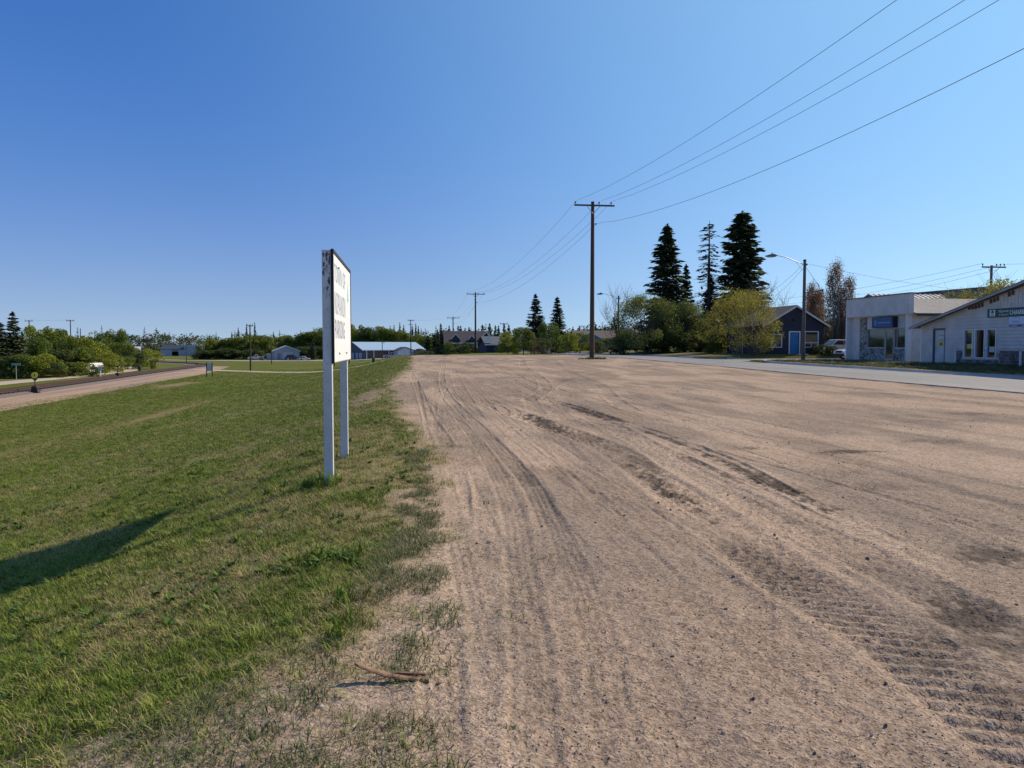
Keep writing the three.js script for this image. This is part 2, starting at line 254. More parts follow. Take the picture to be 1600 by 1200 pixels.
// damp soil, turned over by the wheels: centre u, s, half sizes, strength
const DAMPS = [[2.72, 8.2, 0.15, 1.5, 0.95], [2.98, 9.6, 0.10, 1.1, 0.7], [2.60, 14.8, 0.24, 2.2, 1], [2.95, 12.1, 0.14, 1.4, 0.6], [3.95, 8.4, 0.15, 1.7, 1], [4.13, 11.2, 0.08, 2.6, 0.9], [4.10, 16.9, 0.22, 2.6, 0.95], [3.66, 9.0, 0.07, 1.6, 0.75], [3.3, 6.6, 0.06, 0.9, 0.5],
  [4.24, 4.92, 0.34, 0.28, 0.75], [3.15, 3.9, 0.26, 0.42, 0.85], [2.95, 3.45, 0.25, 0.22, 0.6], [6.25, 10.24, 0.40, 0.18, 0.95], [5.04, 10.75, 0.2, 0.16, 0.6], [2.46, 5.0, 0.20, 0.9, 0.35], [2.5, 3.2, 0.2, 0.5, 0.4], [1.32, 8.6, 0.10, 0.5, 0.55], [1.75, 8.9, 0.16, 0.5, 0.35], [3.4, 22, 0.5, 1.4, 0.4], [6.3, 31, 0.6, 2.2, 0.35], [12.4, 15.6, 0.6, 0.5, 0.5], [10.6, 14.2, 0.9, 0.4, 0.35], [8.4, 11.1, 0.6, 0.35, 0.4], [0.55, 12.6, 0.25, 1.2, 0.35], [15.2, 47, 1.6, 0.6, 0.5], [5.0, 7.6, 0.25, 0.25, 0.35]];
function lot(u, s, wantCol) {
  const b = bareness(u, s), n1 = fbm(u * 1.1 + 5, s * 0.28 + 2, 4), n2 = fbm(u * 5.5, s * 3.2 + 8, 3), n3 = noise(u * 23, s * 19), n4 = noise(u * 57 + 3, s * 51);
  let y = G(u, s) + 0.030 * (fbm(u * 0.7, s * 0.4, 3) - 0.5) + 0.022 * (n2 - 0.5) * b + (0.008 * (n3 - 0.5) + 0.007 * (n4 - 0.5)) * b;
  const g = 1 - b; y += g * 0.035 * (fbm(u * 3.2, s * 3.0, 3) - 0.4);
  let tint = 0, damp = 0;
  const onLot = sm(-0.5, 0.1, u - lawnEdge(s) - 0.5);
  for (const t of TRACKS) if (s > t.a && s < t.b && onLot > 0) {
    const du = u - t.f(s); if (du > 0.75 || du < -0.75) continue;
    const x = Math.abs(du) / t.hw; if (x > 1.7) continue;
    const fade = sm(t.a, t.a + 1.2, s) * (1 - sm(t.b - 2, t.b, s)) * onLot, wear = sm(0.18, 0.42, noise(s * 0.9 + t.hw * 50, u * 2.2 + t.b));
    const inside = 1 - sm(0.8, 1.05, x);
    y += fade * (0.45 + 0.75 * wear) * t.depth * (-0.65 * inside + 0.55 * Math.exp(-(((x - 1.18) / 0.2) ** 2)));
    if (t.lug) { const ph = s / t.lug + (t.chev ?? 0) * du / t.lug * 0.9 + 0.25 * n2, w = Math.abs(((ph % 1) + 1) % 1 - 0.5) * 2; y += fade * wear * inside * t.lugH * 1.05 * (sm(0.3, 0.62, w) - 0.5); }
    if (t.rib) { const w = Math.abs(((du / t.hw * t.rib % 1) + 1) % 1 - 0.5) * 2; y += fade * inside * 0.0038 * (sm(0.3, 0.6, w) - 0.5); }
    tint += t.tint * inside * fade * (0.4 + 0.6 * wear);
  }
  for (const [du, ds, ru, rs, k] of DAMPS) { const a = (u - du - (TRACKS[5].f(s) - TRACKS[5].f(ds)) * 0.5) / ru, c = (s - ds) / rs, q = a * a + c * c; if (q < 2.6) { const v = k * (1 - sm(0.15, 1.4, q + (n2 - 0.5) * 2.1 + (n3 - 0.5) * 1.6 + (n4 - 0.5) * 0.8)); if (v > damp) damp = v; } }
  if (damp > 0) y += damp * (0.014 * (n3 - 0.35) + 0.010 * (n4 - 0.4));
  if (!wantCol) return y;
  let c = mix3(SAND, COMPACT, clamp(sm(0.36, 0.60, n1) * 0.85 + 0.45 * (fbm(u * 3.1 + 4, s * 0.35, 3) - 0.5) + tint, 0, 1.3));
  c = mix3(c, [0.38, 0.265, 0.185], 0.3 * sm(0.5, 0.75, fbm(u * 0.8 + 31, s * 0.5, 3)));
  const k = 0.90 + 0.20 * n2 + 0.10 * (n3 - 0.5); c = [c[0] * k, c[1] * k, c[2] * k];
  c = mix3(c, DAMP, damp * 0.92);
  if (u < 1) { const soil = mix3(SOIL, SAND, sm(0.4, 0.7, n2) * 0.6); c = mix3(soil, c, sm(-0.7, 0.35, u - lawnEdge(s) - 0.2)); c = mix3(mix3(lawnCol(u, s), soil, 0.30), c, b); }
  return c;
}
const gravelGround = new THREE.MeshPhysicalMaterial({ specularIntensity: 0.15, vertexColors: true, roughness: 1, map: gravelMap, bumpMap: gravelBump, bumpScale: 0.013 });
const lotUs = steps(-9, [[-2.5, 0.16, 0.978], [4.6, 0.017], [19.15, 0.017, 1.022]]), lotSs = (() => { const o = [-8]; while (o[o.length - 1] < 1.4) o.push(o[o.length - 1] + 0.35); let s = o[o.length - 1]; while (s < 92) { s += Math.max(0.016, 0.0066 * s); o.push(Math.min(92, s)); } return o; })();
struct(sheet('gravel_lot', lotUs, lotSs, (u, s) => lot(u, s, false), (u, s) => over(lot(u, s, true), 0.68), gravelGround, 1.7));

// ---------- street, gutter, kerb ----------
const asphalt = new THREE.MeshStandardMaterial({ vertexColors: true, roughness: 0.82, map: asphaltMap, bumpMap: asphaltMap, bumpScale: 0.004 });
const asphaltCol = (u, s) => { const n = fbm(u * 0.6, s * 0.12, 4), m = fbm(u * 2.2, s * 1.1, 3), lane = Math.exp(-(((u - 22.0) / 0.5) ** 2)) + Math.exp(-(((u - 25.6) / 0.5) ** 2)); const v = 0.185 + 0.075 * (n - 0.5) + 0.05 * (m - 0.5) + 0.010 * lane; const d = 1 - sm(0.0, 0.9, u - LOT_U + (m - 0.5) * 1.6); return over(mix3([v * 1.03, v, v * 0.97], [0.26, 0.205, 0.155], d * 0.55), 0.66); };
struct(sheet('street', steps(18.86, [[18.9, 0.04], [20, 0.22], [26.9, 0.6]]), steps(-60, [[10, 3], [70, 0.5], [130, 1.5], [320, 6]]),
  (u, s) => (u < 18.89 ? G(18.9, s) - 0.06 : streetY(u + 0.0, s)) + 0.006 * (noise(s * 3, u * 2) - 0.5), asphaltCol, asphalt, 3));
struct(sheet('cross_street', steps(KERB_U - 0.55, [[30, 0.4], [60, 1.5], [150, 6]]), steps(60.5, [[68.5, 0.5]]), (u, s) => mix(streetY(KERB_U, s) + 0.015, 0.33, sm(KERB_U, 36, u)), asphaltCol, asphalt, 3));
const concreteSheet = new THREE.MeshStandardMaterial({ vertexColors: true, roughness: 0.9, map: grimeMap });
for (const [s0, s1] of [[-60, 56.5], [72.5, 320]]) {
  struct(sheet('gutter', [26.88, 27.2, 27.48], steps(s0, [[s1, 1]]), (u, s) => streetY(u, s) + 0.012 - (u > 27.1 && u < 27.3 ? 0.012 : 0), (u, s) => { const v = 0.64 + 0.16 * (fbm(u * 3, s * 0.8, 3) - 0.5); return over([v * 1.03, v, v * 0.93], 0.8); }, concreteSheet, 1));
  struct(sheet('kerb', [27.44, 27.47, 27.61, 27.67], steps(s0, [[s1, 1]]), (u, s) => streetY(KERB_U, s) + (u < 27.45 ? -0.04 : u > 27.65 ? 0.05 : 0.135), (u, s) => { const v = 0.40 + 0.16 * (fbm(u * 3, s * 0.9, 3) - 0.5); return over([v * 1.03, v, v * 0.94], 0.8); }, concreteSheet, 1));
}
{ // the rounded kerbs at the corner of the side street
  const kerbArc = (cx, cs, r, a0, a1, tail) => { const pts = []; for (let i = 0; i <= 10; i++) { const a = a0 + (a1 - a0) * i / 10; pts.push([cx + r * Math.cos(a), cs + r * Math.sin(a)]); } pts.push(tail); const gs = []; for (let i = 0; i < pts.length - 1; i++) { const [u0, s0] = pts[i], [u1, s1] = pts[i + 1], n = Math.max(1, Math.round(Math.hypot(u1 - u0, s1 - s0) / 3)); for (let q = 0; q < n; q++) { const A = W(mix(u0, u1, q / n), mix(s0, s1, q / n)), B = W(mix(u0, u1, (q + 1) / n), mix(s0, s1, (q + 1) / n)); const d = B.clone().sub(A), l = Math.hypot(d.x, d.z); gs.push(new THREE.BoxGeometry(0.16, 0.3, l + 0.02).rotateX(-Math.atan2(d.y, l)).rotateY(Math.atan2(d.x, d.z)).translate((A.x + B.x) / 2, (A.y + B.y) / 2 - 0.10, (A.z + B.z) / 2)); } } return gs; };
  struct(obj('corner_kerb', kerbArc(31.6, 56.4, 4.1, Math.PI, Math.PI / 2, [70, 60.5]), mats.concrete));
  struct(obj('corner_kerb', kerbArc(31.6, 72.6, 4.1, Math.PI, 1.5 * Math.PI, [70, 68.5]), mats.concrete));
}
// ---------- tracks, lanes and the railway on the low ground to the left ----------
function ribbon(name, pts, halfW, lift, colour, m, tile, n = 90, across = 7) {
  const curve = new THREE.CatmullRomCurve3(pts.map(([u, s]) => new THREE.Vector3(u, 0, s))), pos = [], col = [], uv = [], idx = []; let len = 0, prev = null;
  for (let j = 0; j <= n; j++) {
    const p = curve.getPointAt(j / n), t = curve.getTangentAt(j / n), nx = t.z, nz = -t.x; if (prev) len += p.distanceTo(prev); prev = p.clone();
    for (let i = 0; i <= across; i++) { const x = (i / across * 2 - 1), hw = halfW * (1 + (Math.abs(x) === 1 ? 0.22 * (fbm(len * 0.35 + x * 9, halfW, 3) - 0.5) : 0)), u = p.x + nx * x * hw, s = p.z + nz * x * hw, q = W(u, s); pos.push(q.x, q.y + lift(x), q.z); const c = colour(x, len, u, s); col.push(...c); uv.push(u / tile, s / tile); }
  }
  for (let j = 0; j < n; j++) for (let i = 0; i < across; i++) { const a = j * (across + 1) + i, b = a + across + 1; idx.push(a, a + 1, b + 1, a, b + 1, b); }
  const g = new THREE.BufferGeometry(); g.setAttribute('position', new THREE.Float32BufferAttribute(pos, 3)); g.setAttribute('color', new THREE.Float32BufferAttribute(col, 3)); g.setAttribute('uv', new THREE.Float32BufferAttribute(uv, 2)); g.setIndex(idx); g.computeVertexNormals();
  const o = new THREE.Mesh(g, m); o.name = numbered(name); o.receiveShadow = o.castShadow = true; scene.add(o); return struct(o);
}
const dirt = new THREE.MeshPhysicalMaterial({ specularIntensity: 0.15, vertexColors: true, roughness: 1, map: gravelMap, bumpMap: gravelBump, bumpScale: 0.015 });
const railPath = [[-27.5, -60], [-30.2, 20], [-31.6, 64], [-33.6, 90], [-35.6, 112], [-38, 138], [-43, 168], [-58, 198], [-88, 232], [-140, 262]];
ribbon('dirt_track', [[-23.5, -60], [-24.8, 10], [-26.6, 48], [-29.3, 80], [-30.6, 100], [-32, 116], [-35.6, 140], [-39, 160]], 3.3, (x) => 0.05 - 0.03 * Math.abs(x), (x, l, u, s) => { const n = fbm(u * 0.7, s * 0.12, 4), rut = Math.exp(-(((Math.abs(x) - 0.4) / 0.13) ** 2)); return over(mix3(mix3([0.36, 0.25, 0.175], [0.28, 0.21, 0.165], sm(0.4, 0.65, n)), [0.41, 0.30, 0.21], rut * 0.6), 0.68); }, dirt, 2, 120, 14);
ribbon('gravel_road', [[-38, -60], [-38.6, 20], [-41.4, 82], [-42, 104], [-45, 130], [-53, 152], [-68, 172]], 1.9, (x) => 0.09 - 0.05 * Math.abs(x), (x, l, u, s) => over(mix3([0.46, 0.39, 0.30], [0.38, 0.31, 0.235], fbm(u, s * 0.2, 3)), 0.68), dirt, 2);
ribbon('footpath_lane', [[4, 86.5], [0.5, 88.2], [-5, 95], [-16, 108.5], [-31.6, 129], [-41, 141]], 1.5, (x) => 0.07 - 0.04 * Math.abs(x), (x, l, u, s) => over(mix3([0.46, 0.40, 0.29], [0.38, 0.32, 0.23], fbm(u, s * 0.4, 3)), 0.68), dirt, 2);
ribbon('far_road', [[-190, 300], [-100, 268], [-45, 232], [-10, 226], [12, 214], [18, 180], [21, 120]], 3.4, (x) => 0.10 - 0.03 * Math.abs(x), (x, l, u, s) => over(mix3([0.30, 0.27, 0.235], [0.38, 0.34, 0.29], fbm(u * 0.3, s * 0.3, 3)), 0.68), dirt, 2, 120);
ribbon('yard_apron', [[-60, 243], [-38, 236.5], [-10, 236], [14, 232]], 5.5, (x) => 0.06, (x, l, u, s) => over(mix3([0.28, 0.25, 0.22], [0.36, 0.32, 0.27], fbm(u * 0.3, s * 0.3, 3)), 0.68), dirt, 2);
{
  const rt = thing('railway_track', 'single railway track with rusty rails on dark ballast', 'railway', -31.6, 64); rt.rotation.y = 0; const o = rt.position;
  const curve = new THREE.CatmullRomCurve3(railPath.map(([u, s]) => W(u, s))), n = 260, fr = [];
  for (let j = 0; j <= n; j++) { const p = curve.getPointAt(j / n).sub(o), t = curve.getTangentAt(j / n); fr.push([p, new THREE.Vector3(t.z, 0, -t.x).normalize()]); }
  const strip = (prof) => { const pos = [], idx = [], k = prof.length; for (const [p, s] of fr) for (const [x, y] of prof) pos.push(p.x + s.x * x, p.y + y, p.z + s.z * x); for (let j = 0; j < n; j++) for (let i = 0; i < k - 1; i++) { const a = j * k + i, b = a + k; idx.push(a, b, a + 1, a + 1, b, b + 1); } let g = new THREE.BufferGeometry(); g.setAttribute('position', new THREE.Float32BufferAttribute(pos, 3)); g.setIndex(idx); g = g.toNonIndexed(); g.computeVertexNormals(); g.setAttribute('uv', new THREE.Float32BufferAttribute(new Float32Array(g.attributes.position.count * 2), 2)); return g; };
  obj('ballast', strip([[-2.1, 0.02], [-1.4, 0.20], [1.4, 0.20], [2.1, 0.02]]), mat([0.17 / 0.68, 0.135 / 0.68, 0.12 / 0.68], 1, { map: gravelMap, bumpMap: gravelBump, bumpScale: 0.03 }), rt);
  for (const x of [-0.72, 0.72]) obj('rail', strip([[x - 0.07, 0.26], [x - 0.02, 0.30], [x - 0.035, 0.42], [x + 0.035, 0.42], [x + 0.02, 0.30], [x + 0.07, 0.26]]), mat([0.10, 0.055, 0.04], 0.6, { metalness: 0.4 }), rt);
  const ties = []; const L = curve.getLength(); for (let d = 40; d < 230; d += 0.6) { const t = d / L, p = curve.getPointAt(t).sub(o), q = curve.getTangentAt(t); ties.push(new THREE.BoxGeometry(2.5, 0.12, 0.22).rotateY(Math.atan2(q.x, q.z)).translate(p.x, p.y + 0.22, p.z)); }
  stuff(obj('ties', ties, mat([0.06, 0.048, 0.04], 0.95), rt));
}

// ---------- trees ----------
class Leaves { // small two-triangle leaf faces, each with a tone of its own
  constructor() { this.p = []; this.n = []; this.c = []; }
  quad(x, y, z, ax, ay, az, bx, by, bz, c) { // centre, half axes a (length) and b (width)
    let nx = az * by - ay * bz, ny = ax * bz - az * bx, nz = ay * bx - ax * by; const l = Math.hypot(nx, ny, nz) || 1; nx /= l; ny /= l; nz /= l;
    const P = [x - ax, y - ay, z - az, x + bx, y + by, z + bz, x + ax, y + ay, z + az, x - bx, y - by, z - bz];
    for (const i of [0, 1, 2, 0, 2, 3]) { this.p.push(P[3 * i], P[3 * i + 1], P[3 * i + 2]); this.n.push(nx, ny, nz); this.c.push(c[0], c[1], c[2]); }
  }
  geo() { const g = new THREE.BufferGeometry(); g.setAttribute('position', new THREE.Float32BufferAttribute(this.p, 3)); g.setAttribute('normal', new THREE.Float32BufferAttribute(this.n, 3)); g.setAttribute('color', new THREE.Float32BufferAttribute(this.c, 3)); g.setAttribute('uv', new THREE.Float32BufferAttribute(new Float32Array(this.p.length / 3 * 2), 2)); return g; }
}
const leafMat = new THREE.MeshPhysicalMaterial({ specularIntensity: 0.35, vertexColors: true, roughness: 0.75, transmission: 0.35, thickness: 0, side: THREE.DoubleSide });
const needleMat = new THREE.MeshPhysicalMaterial({ specularIntensity: 0.3, vertexColors: true, roughness: 0.85, side: THREE.DoubleSide });
const tone = (c, r, v = 0.45) => { const k = 1 - v / 2 + v * r(); return [c[0] * k * (0.92 + 0.16 * r()), c[1] * k, c[2] * k * (0.8 + 0.4 * r())]; };
// A broad-leaved tree 1 m tall and about 1 m wide, made once per kind and scaled where it stands.
function broadleaf({ seed, leaves = 4000, leaf = 0.012, lumps = 26, cut = 0.30, colour, wide = 0.46, open = 0.5, bark = mats.bark, stems = 1, column = 0, twigs = 0 }) {
  const r = rng(seed), L = new Leaves(), wood = [], ends = [], twig = [];
  for (let k = 0; k < stems; k++) {
    const lean = stems > 1 ? 0.16 : 0.03, a = r() * 6.28, base = stems > 1 ? [Math.cos(a) * 0.05, 0, Math.sin(a) * 0.05] : [0, 0, 0], top = [base[0] + Math.cos(a) * lean, cut + 0.25 + 0.15 * r(), base[2] + Math.sin(a) * lean];
    const mid = [mix(base[0], top[0], 0.5) + (r() - 0.5) * 0.03, top[1] * 0.5, mix(base[2], top[2], 0.5) + (r() - 0.5) * 0.03], R = 0.022 / Math.sqrt(stems);
    wood.push(bar(base, mid, R * 1.25, R), bar(mid, top, R, R * 0.55));
    for (let q = 0; q < lumps / stems; q++) {
      const t = r(), b = 6.28 * r(), rad = wide * (column ? 0.32 : 1) * Math.sqrt(0.15 + 0.85 * r()), y = mix(cut, 0.90, Math.pow(r(), column ? 1 : 0.85)), shape = column ? Math.sqrt(Math.max(0.05, 1 - Math.pow(Math.abs(y - 0.35) / 0.62, 2.2))) : Math.sqrt(Math.max(0.06, 1 - Math.pow((y - mix(cut, 0.9, 0.42)) / 0.50, 2)));
      const e = [Math.cos(b) * rad * shape, y, Math.sin(b) * rad * shape], from = [mix(mid[0], top[0], t), Math.min(y - 0.02, mix(mid[1], top[1], t)), mix(mid[2], top[2], t)];
      ends.push(e); wood.push(bar(from, e, R * 0.42, R * 0.12, 4));
    }
  }
  const per = Math.ceil(leaves / ends.length);
  for (const e of ends) {
    const br = (column ? 0.06 : 0.10) + 0.09 * r() * (column ? 0.4 : 1), c0 = tone(colour, r, 0.30);
    for (let k = 0; k < per; k++) {
      const th = 6.28 * r(), cz = 2 * r() - 1, q = Math.sqrt(1 - cz * cz), d = br * (1 - open * r() * r()), x = e[0] + d * q * Math.cos(th), y = e[1] + d * cz * (column ? 1.5 : 0.8), z = e[2] + d * q * Math.sin(th);
      if (y < 0.01) continue;
      const s = leaf * (0.6 + 0.8 * r()), a = 6.28 * r(), t = (r() - 0.5) * 2, ca = Math.cos(a), sa = Math.sin(a), ct = Math.cos(t), st = Math.sin(t), b2 = (r() - 0.5) * 2.4;
      L.quad(x, y, z, s * ca * ct, s * st, s * sa * ct, s * 0.62 * (-sa * Math.cos(b2)), s * 0.62 * Math.sin(b2), s * 0.62 * ca * Math.cos(b2), tone(c0, r, 0.35));
    }
    for (let k = 0; k < twigs; k++) { const a = 6.28 * r(), d = br * 1.5; twig.push(bar(e, [e[0] + Math.cos(a) * d * 0.7, e[1] + d * (0.3 + r()), e[2] + Math.sin(a) * d * 0.7], 0.002, 0.0007, 3)); }
  }
  return { trunk: [...wood, ...twig], crown: L.geo(), bark, leafM: leafMat };
}
// A spruce 1 m tall, about 0.36 m wide.
function spruce({ seed, whorls = 34, per = 11, colour = [0.078, 0.100, 0.045], wide = 0.18, bottom = 0.05, needles = 19, ragged = 0.5, dead = 0, power = 0.8 }) {
  const r = rng(seed), L = new Leaves(), wood = [bar([0, 0, 0], [0, 0.55, 0], 0.016, 0.009, 7), bar([0, 0.55, 0], [0, 1.0, 0], 0.009, 0.001, 6)];
  for (let w = 0; w < whorls; w++) {
    const t = (w + 0.6 * r()) / whorls, yw = mix(bottom, 0.985, t), len0 = wide * Math.pow(1 - t, power) * (0.85 + 0.3 * r()) + 0.008, n = Math.max(4, Math.round(per * (1 - 0.45 * t)));
    for (let k = 0; k < n; k++) {
      if (r() < ragged * 0.22) continue;
      const a = 6.28 * (k + 0.8 * r()) / n, len = len0 * (1 - ragged * 0.45 * r()), ca = Math.cos(a), sa = Math.sin(a), y0 = Math.min(0.985, yw + (r() - 0.5) * 1.7 * (1 - 0.5 * t) / whorls), droop = -0.30 + 0.55 * t + (r() - 0.5) * 0.2 - (dead ? 0.35 : 0);
      const at = (q) => [ca * len * q, y0 + len * (droop * q + 0.28 * q * q * (1 - t)), sa * len * q];
      if (dead || len > 0.05) wood.push(bar(at(0), at(1), dead ? 0.0026 : 0.003, 0.0008, 3));
      const m = Math.max(3, Math.round(needles * (0.35 + len / wide * 0.75))), c0 = tone(colour, r, 0.4);
      for (let q = 0; q < m; q++) {
        if (dead && r() < dead) continue;
        const f = 0.12 + 0.88 * (q + r() * 0.8) / m, p = at(f), sp = len * 0.30 * (1.15 - f) + 0.008, off = (r() - 0.5) * 2 * sp, s = (0.011 + 0.020 * r()) * (dead ? 0.6 : 1), b = a + (r() - 0.5) * 1.4;
        const x = p[0] - sa * off, z = p[2] + ca * off, y = p[1] - Math.abs(off) * 0.25 - 0.006 * r(), tilt = -0.25 + (r() - 0.5) * 0.7, cb = Math.cos(b), sb = Math.sin(b), roll = (r() - 0.5) * 1.6;
        L.quad(x, y, z, s * cb, s * tilt, s * sb, -sb * s * 0.5 * Math.cos(roll), s * 0.5 * Math.sin(roll), cb * s * 0.5 * Math.cos(roll), tone(c0, r, 0.4));
      }
    }
  }
  for (let k = 0; k < (dead ? 0 : 40); k++) { const s = 0.008, a = 6.28 * r(), y = 0.94 + 0.06 * r(); L.quad(Math.cos(a) * 0.006, y, Math.sin(a) * 0.006, s * 0.6 * Math.cos(a), s, s * 0.6 * Math.sin(a), -Math.sin(a) * s * 0.5, 0, Math.cos(a) * s * 0.5, tone(colour, r)); }
  return { trunk: wood, crown: L.geo(), bark: dead ? mats.deadWood : mats.bark, leafM: needleMat };
}
const SPRING = [0.24, 0.275, 0.027], LIME = [0.29, 0.325, 0.028], GOLD = [0.42, 0.37, 0.058], MID = [0.145, 0.20, 0.030], DEEP = [0.080, 0.118, 0.025], RUST = [0.34, 0.175, 0.090], BROWNISH = [0.12, 0.085, 0.05];
const kinds = {
  spring: broadleaf({ seed: 1, leaves: 7600, leaf: 0.019, colour: SPRING, lumps: 30 }), springB: broadleaf({ seed: 2, leaves: 7600, leaf: 0.019, colour: [0.165, 0.215, 0.026], lumps: 34, wide: 0.5, cut: 0.22 }),
  mid: broadleaf({ seed: 3, leaves: 7600, leaf: 0.019, colour: MID, lumps: 32, cut: 0.2 }), deep: broadleaf({ seed: 4, leaves: 7600, leaf: 0.019, colour: DEEP, lumps: 30, cut: 0.12, wide: 0.5 }),
  limeBush: broadleaf({ seed: 5, leaves: 7200, colour: LIME, lumps: 34, cut: 0.05, stems: 4, wide: 0.52, leaf: 0.021 }), midBush: broadleaf({ seed: 6, leaves: 7200, colour: [0.135, 0.185, 0.026], lumps: 36, cut: 0.03, stems: 4, wide: 0.55, leaf: 0.022 }),
  deepBush: broadleaf({ seed: 7, leaves: 7200, colour: DEEP, lumps: 34, cut: 0.02, stems: 4, wide: 0.58, leaf: 0.022 }), brownBush: broadleaf({ seed: 8, leaves: 3000, colour: BROWNISH, lumps: 30, cut: 0.05, stems: 5, wide: 0.55, leaf: 0.014, open: 0.9, twigs: 3 }),
  lacy: broadleaf({ seed: 9, leaves: 13000, colour: [0.24, 0.265, 0.050], lumps: 60, cut: 0.14, wide: 0.58, leaf: 0.0115, open: 0.85, stems: 3, twigs: 3 }), gold: broadleaf({ seed: 10, leaves: 8600, colour: GOLD, lumps: 58, cut: 0.10, wide: 0.56, leaf: 0.0125, open: 0.8, stems: 3, twigs: 2 }),
  poplar: broadleaf({ seed: 11, leaves: 7000, colour: RUST, lumps: 110, cut: 0.03, wide: 0.40, leaf: 0.0095, open: 0.95, stems: 5, column: 1, twigs: 3, bark: mats.paleBark }),
  bare: broadleaf({ seed: 12, leaves: 500, colour: [0.14, 0.13, 0.06], lumps: 40, cut: 0.25, wide: 0.4, leaf: 0.006, open: 1, stems: 3, twigs: 6 }),
  sprA: spruce({ seed: 21, ragged: 0.7 }), sprB: spruce({ seed: 22, whorls: 32, wide: 0.17, ragged: 0.95, power: 0.62 }), sprC: spruce({ seed: 23, wide: 0.22, whorls: 32, ragged: 0.6 }),
  sprBig: spruce({ seed: 24, whorls: 46, per: 12, needles: 21, wide: 0.19, ragged: 0.9, power: 0.72, bottom: 0.10 }), sprBig2: spruce({ seed: 25, whorls: 48, per: 12, needles: 22, wide: 0.175, ragged: 0.9, power: 0.5, bottom: 0.12 }),
  sprDead: spruce({ seed: 26, whorls: 40, per: 8, needles: 16, wide: 0.15, ragged: 1, dead: 0.5, power: 0.45, bottom: 0.06, colour: [0.05, 0.045, 0.032] }),
  cedar: spruce({ seed: 27, whorls: 34, per: 9, needles: 12, wide: 0.14, ragged: 0.2, power: 0.33, bottom: 0.02, colour: [0.024, 0.036, 0.020] }),
};
const treeGeo = {};
function tree(kind, u, s, h, w, label, category, group, { name, turn, y } = {}) {
  const k = kinds[kind]; treeGeo[kind] ??= { wood: mergeGeometries(k.trunk.map((g) => g.toNonIndexed())), crown: k.crown };
  const t = thing(name ?? (/^spr|cedar/.test(kind) ? 'spruce_tree' : /Bush/.test(kind) ? 'shrub' : 'leafy_tree'), label, category, u, s, { turn: turn ?? ((u * 7.3 + s * 3.1) % 6.28), group, y: (y ?? G(u, s)) - 0.04 });
  const a = new THREE.Mesh(treeGeo[kind].wood, k.bark), b = new THREE.Mesh(treeGeo[kind].crown, k.leafM); a.name = 'trunk'; b.name = 'crown';
  for (const o of [a, b]) { o.castShadow = o.receiveShadow = true; t.add(o); }
  t.scale.set(w, h, w); return t;
}
// the clump on the corner lot across the street
tree('sprBig', 34.5, 101.3, 17.3, 24, 'tall dark spruce with broad drooping skirts behind pale green trees', 'tree');
tree('sprA', 38.2, 103.9, 12.2, 13, 'shorter dark spruce tucked between the tall spruce and the dead one', 'tree');
tree('sprDead', 40.2, 100.6, 17.8, 22, 'dead spruce with bare drooping twigs between two dark spruces', 'tree', undefined, { name: 'dead_spruce' });
tree('sprBig2', 44.6, 100.0, 19.0, 26, 'tallest dark spruce of the clump, thick to its top', 'tree');
tree('sprA', 42.0, 104.5, 11, 12, 'small dark spruce growing behind the dead spruce', 'tree');
tree('lacy', 28.9, 92.4, 7.6, 7.6, 'wide airy pale green tree behind a street lamp', 'tree');
tree('bare', 26.6, 94.4, 8.2, 6.5, 'half bare tree with upright twigs above the pale green tree', 'tree');
tree('lacy', 34.0, 93.5, 6.6, 6.4, 'pale green tree in front of the tall skirted spruce', 'tree');
tree('gold', 36.4, 82.5, 7.4, 7.4, 'yellow green tree below the tallest spruce', 'tree');
tree('gold', 32.4, 70.4, 6.2, 4.8, 'yellow green tree standing against the navy house', 'tree');
tree('bare', 40.5, 84.0, 8.0, 6.5, 'leafless spreading tree behind the navy house roof', 'tree');
for (const [u, s, h, w, k] of [[27.4, 96, 2.6, 4.2, 'deepBush'], [30.6, 94.0, 2.8, 4.4, 'midBush'], [33.2, 91, 2.4, 4, 'deepBush'], [36.3, 92.5, 3.4, 5, 'deepBush'], [39.0, 90, 3.0, 4.6, 'deepBush'], [41.8, 93, 3.6, 5.2, 'deepBush'], [33.0, 97, 4.6, 5.2, 'deepBush'], [44.6, 90, 3.0, 4.6, 'deepBush'], [38.4, 97, 4.8, 5.6, 'deepBush'], [36.6, 79.2, 2.6, 3.6, 'deepBush'], [38.7, 81, 3.0, 4, 'deepBush'], [34.0, 81.8, 2.2, 3.4, 'midBush'], [43.6, 96, 5, 5.6, 'deepBush']])
  tree(k, u, s, h, w, k === 'midBush' ? 'fresh green shrub in the undergrowth below the tall spruces' : 'dark leafy shrub in the undergrowth below the tall spruces', 'shrub', k === 'midBush' ? 'fresh green shrubs under the spruces' : 'dark shrubs under the spruces');
tree('deepBush', 39.7, 70.2, 1.0, 2.4, 'low clipped dark shrub under a window of the navy house', 'shrub');
tree('poplar', 51.4, 88.6, 11.6, 7.6, 'tall columnar poplar with rusty brown leaves', 'tree');
tree('poplar', 53.6, 89.4, 9.8, 7.6, 'columnar rusty poplar beside the white shop parapet', 'tree');
tree('poplar', 49.9, 90.4, 8.2, 8.0, 'lower rusty poplar hugging the tall columnar one', 'tree');
tree('poplar', 55.9, 102.5, 10.2, 6, 'thin rusty poplar seen past the lamp post bracket arm', 'tree');
tree('poplar', 58.3, 104, 9.4, 5.5, 'slender half bare poplar behind the bracket arm tip', 'tree');
tree('limeBush', 54.2, 92, 4.4, 6, 'bushy olive shrub at the foot of the rusty poplars', 'shrub');
tree('gold', 51.0, 66.6, 6.6, 5, 'yellow green treetop above the shingled shop roof', 'tree');
tree('gold', 45.2, 53.0, 6.4, 6.4, 'yellow green treetop rising over the grey sided gable', 'tree');
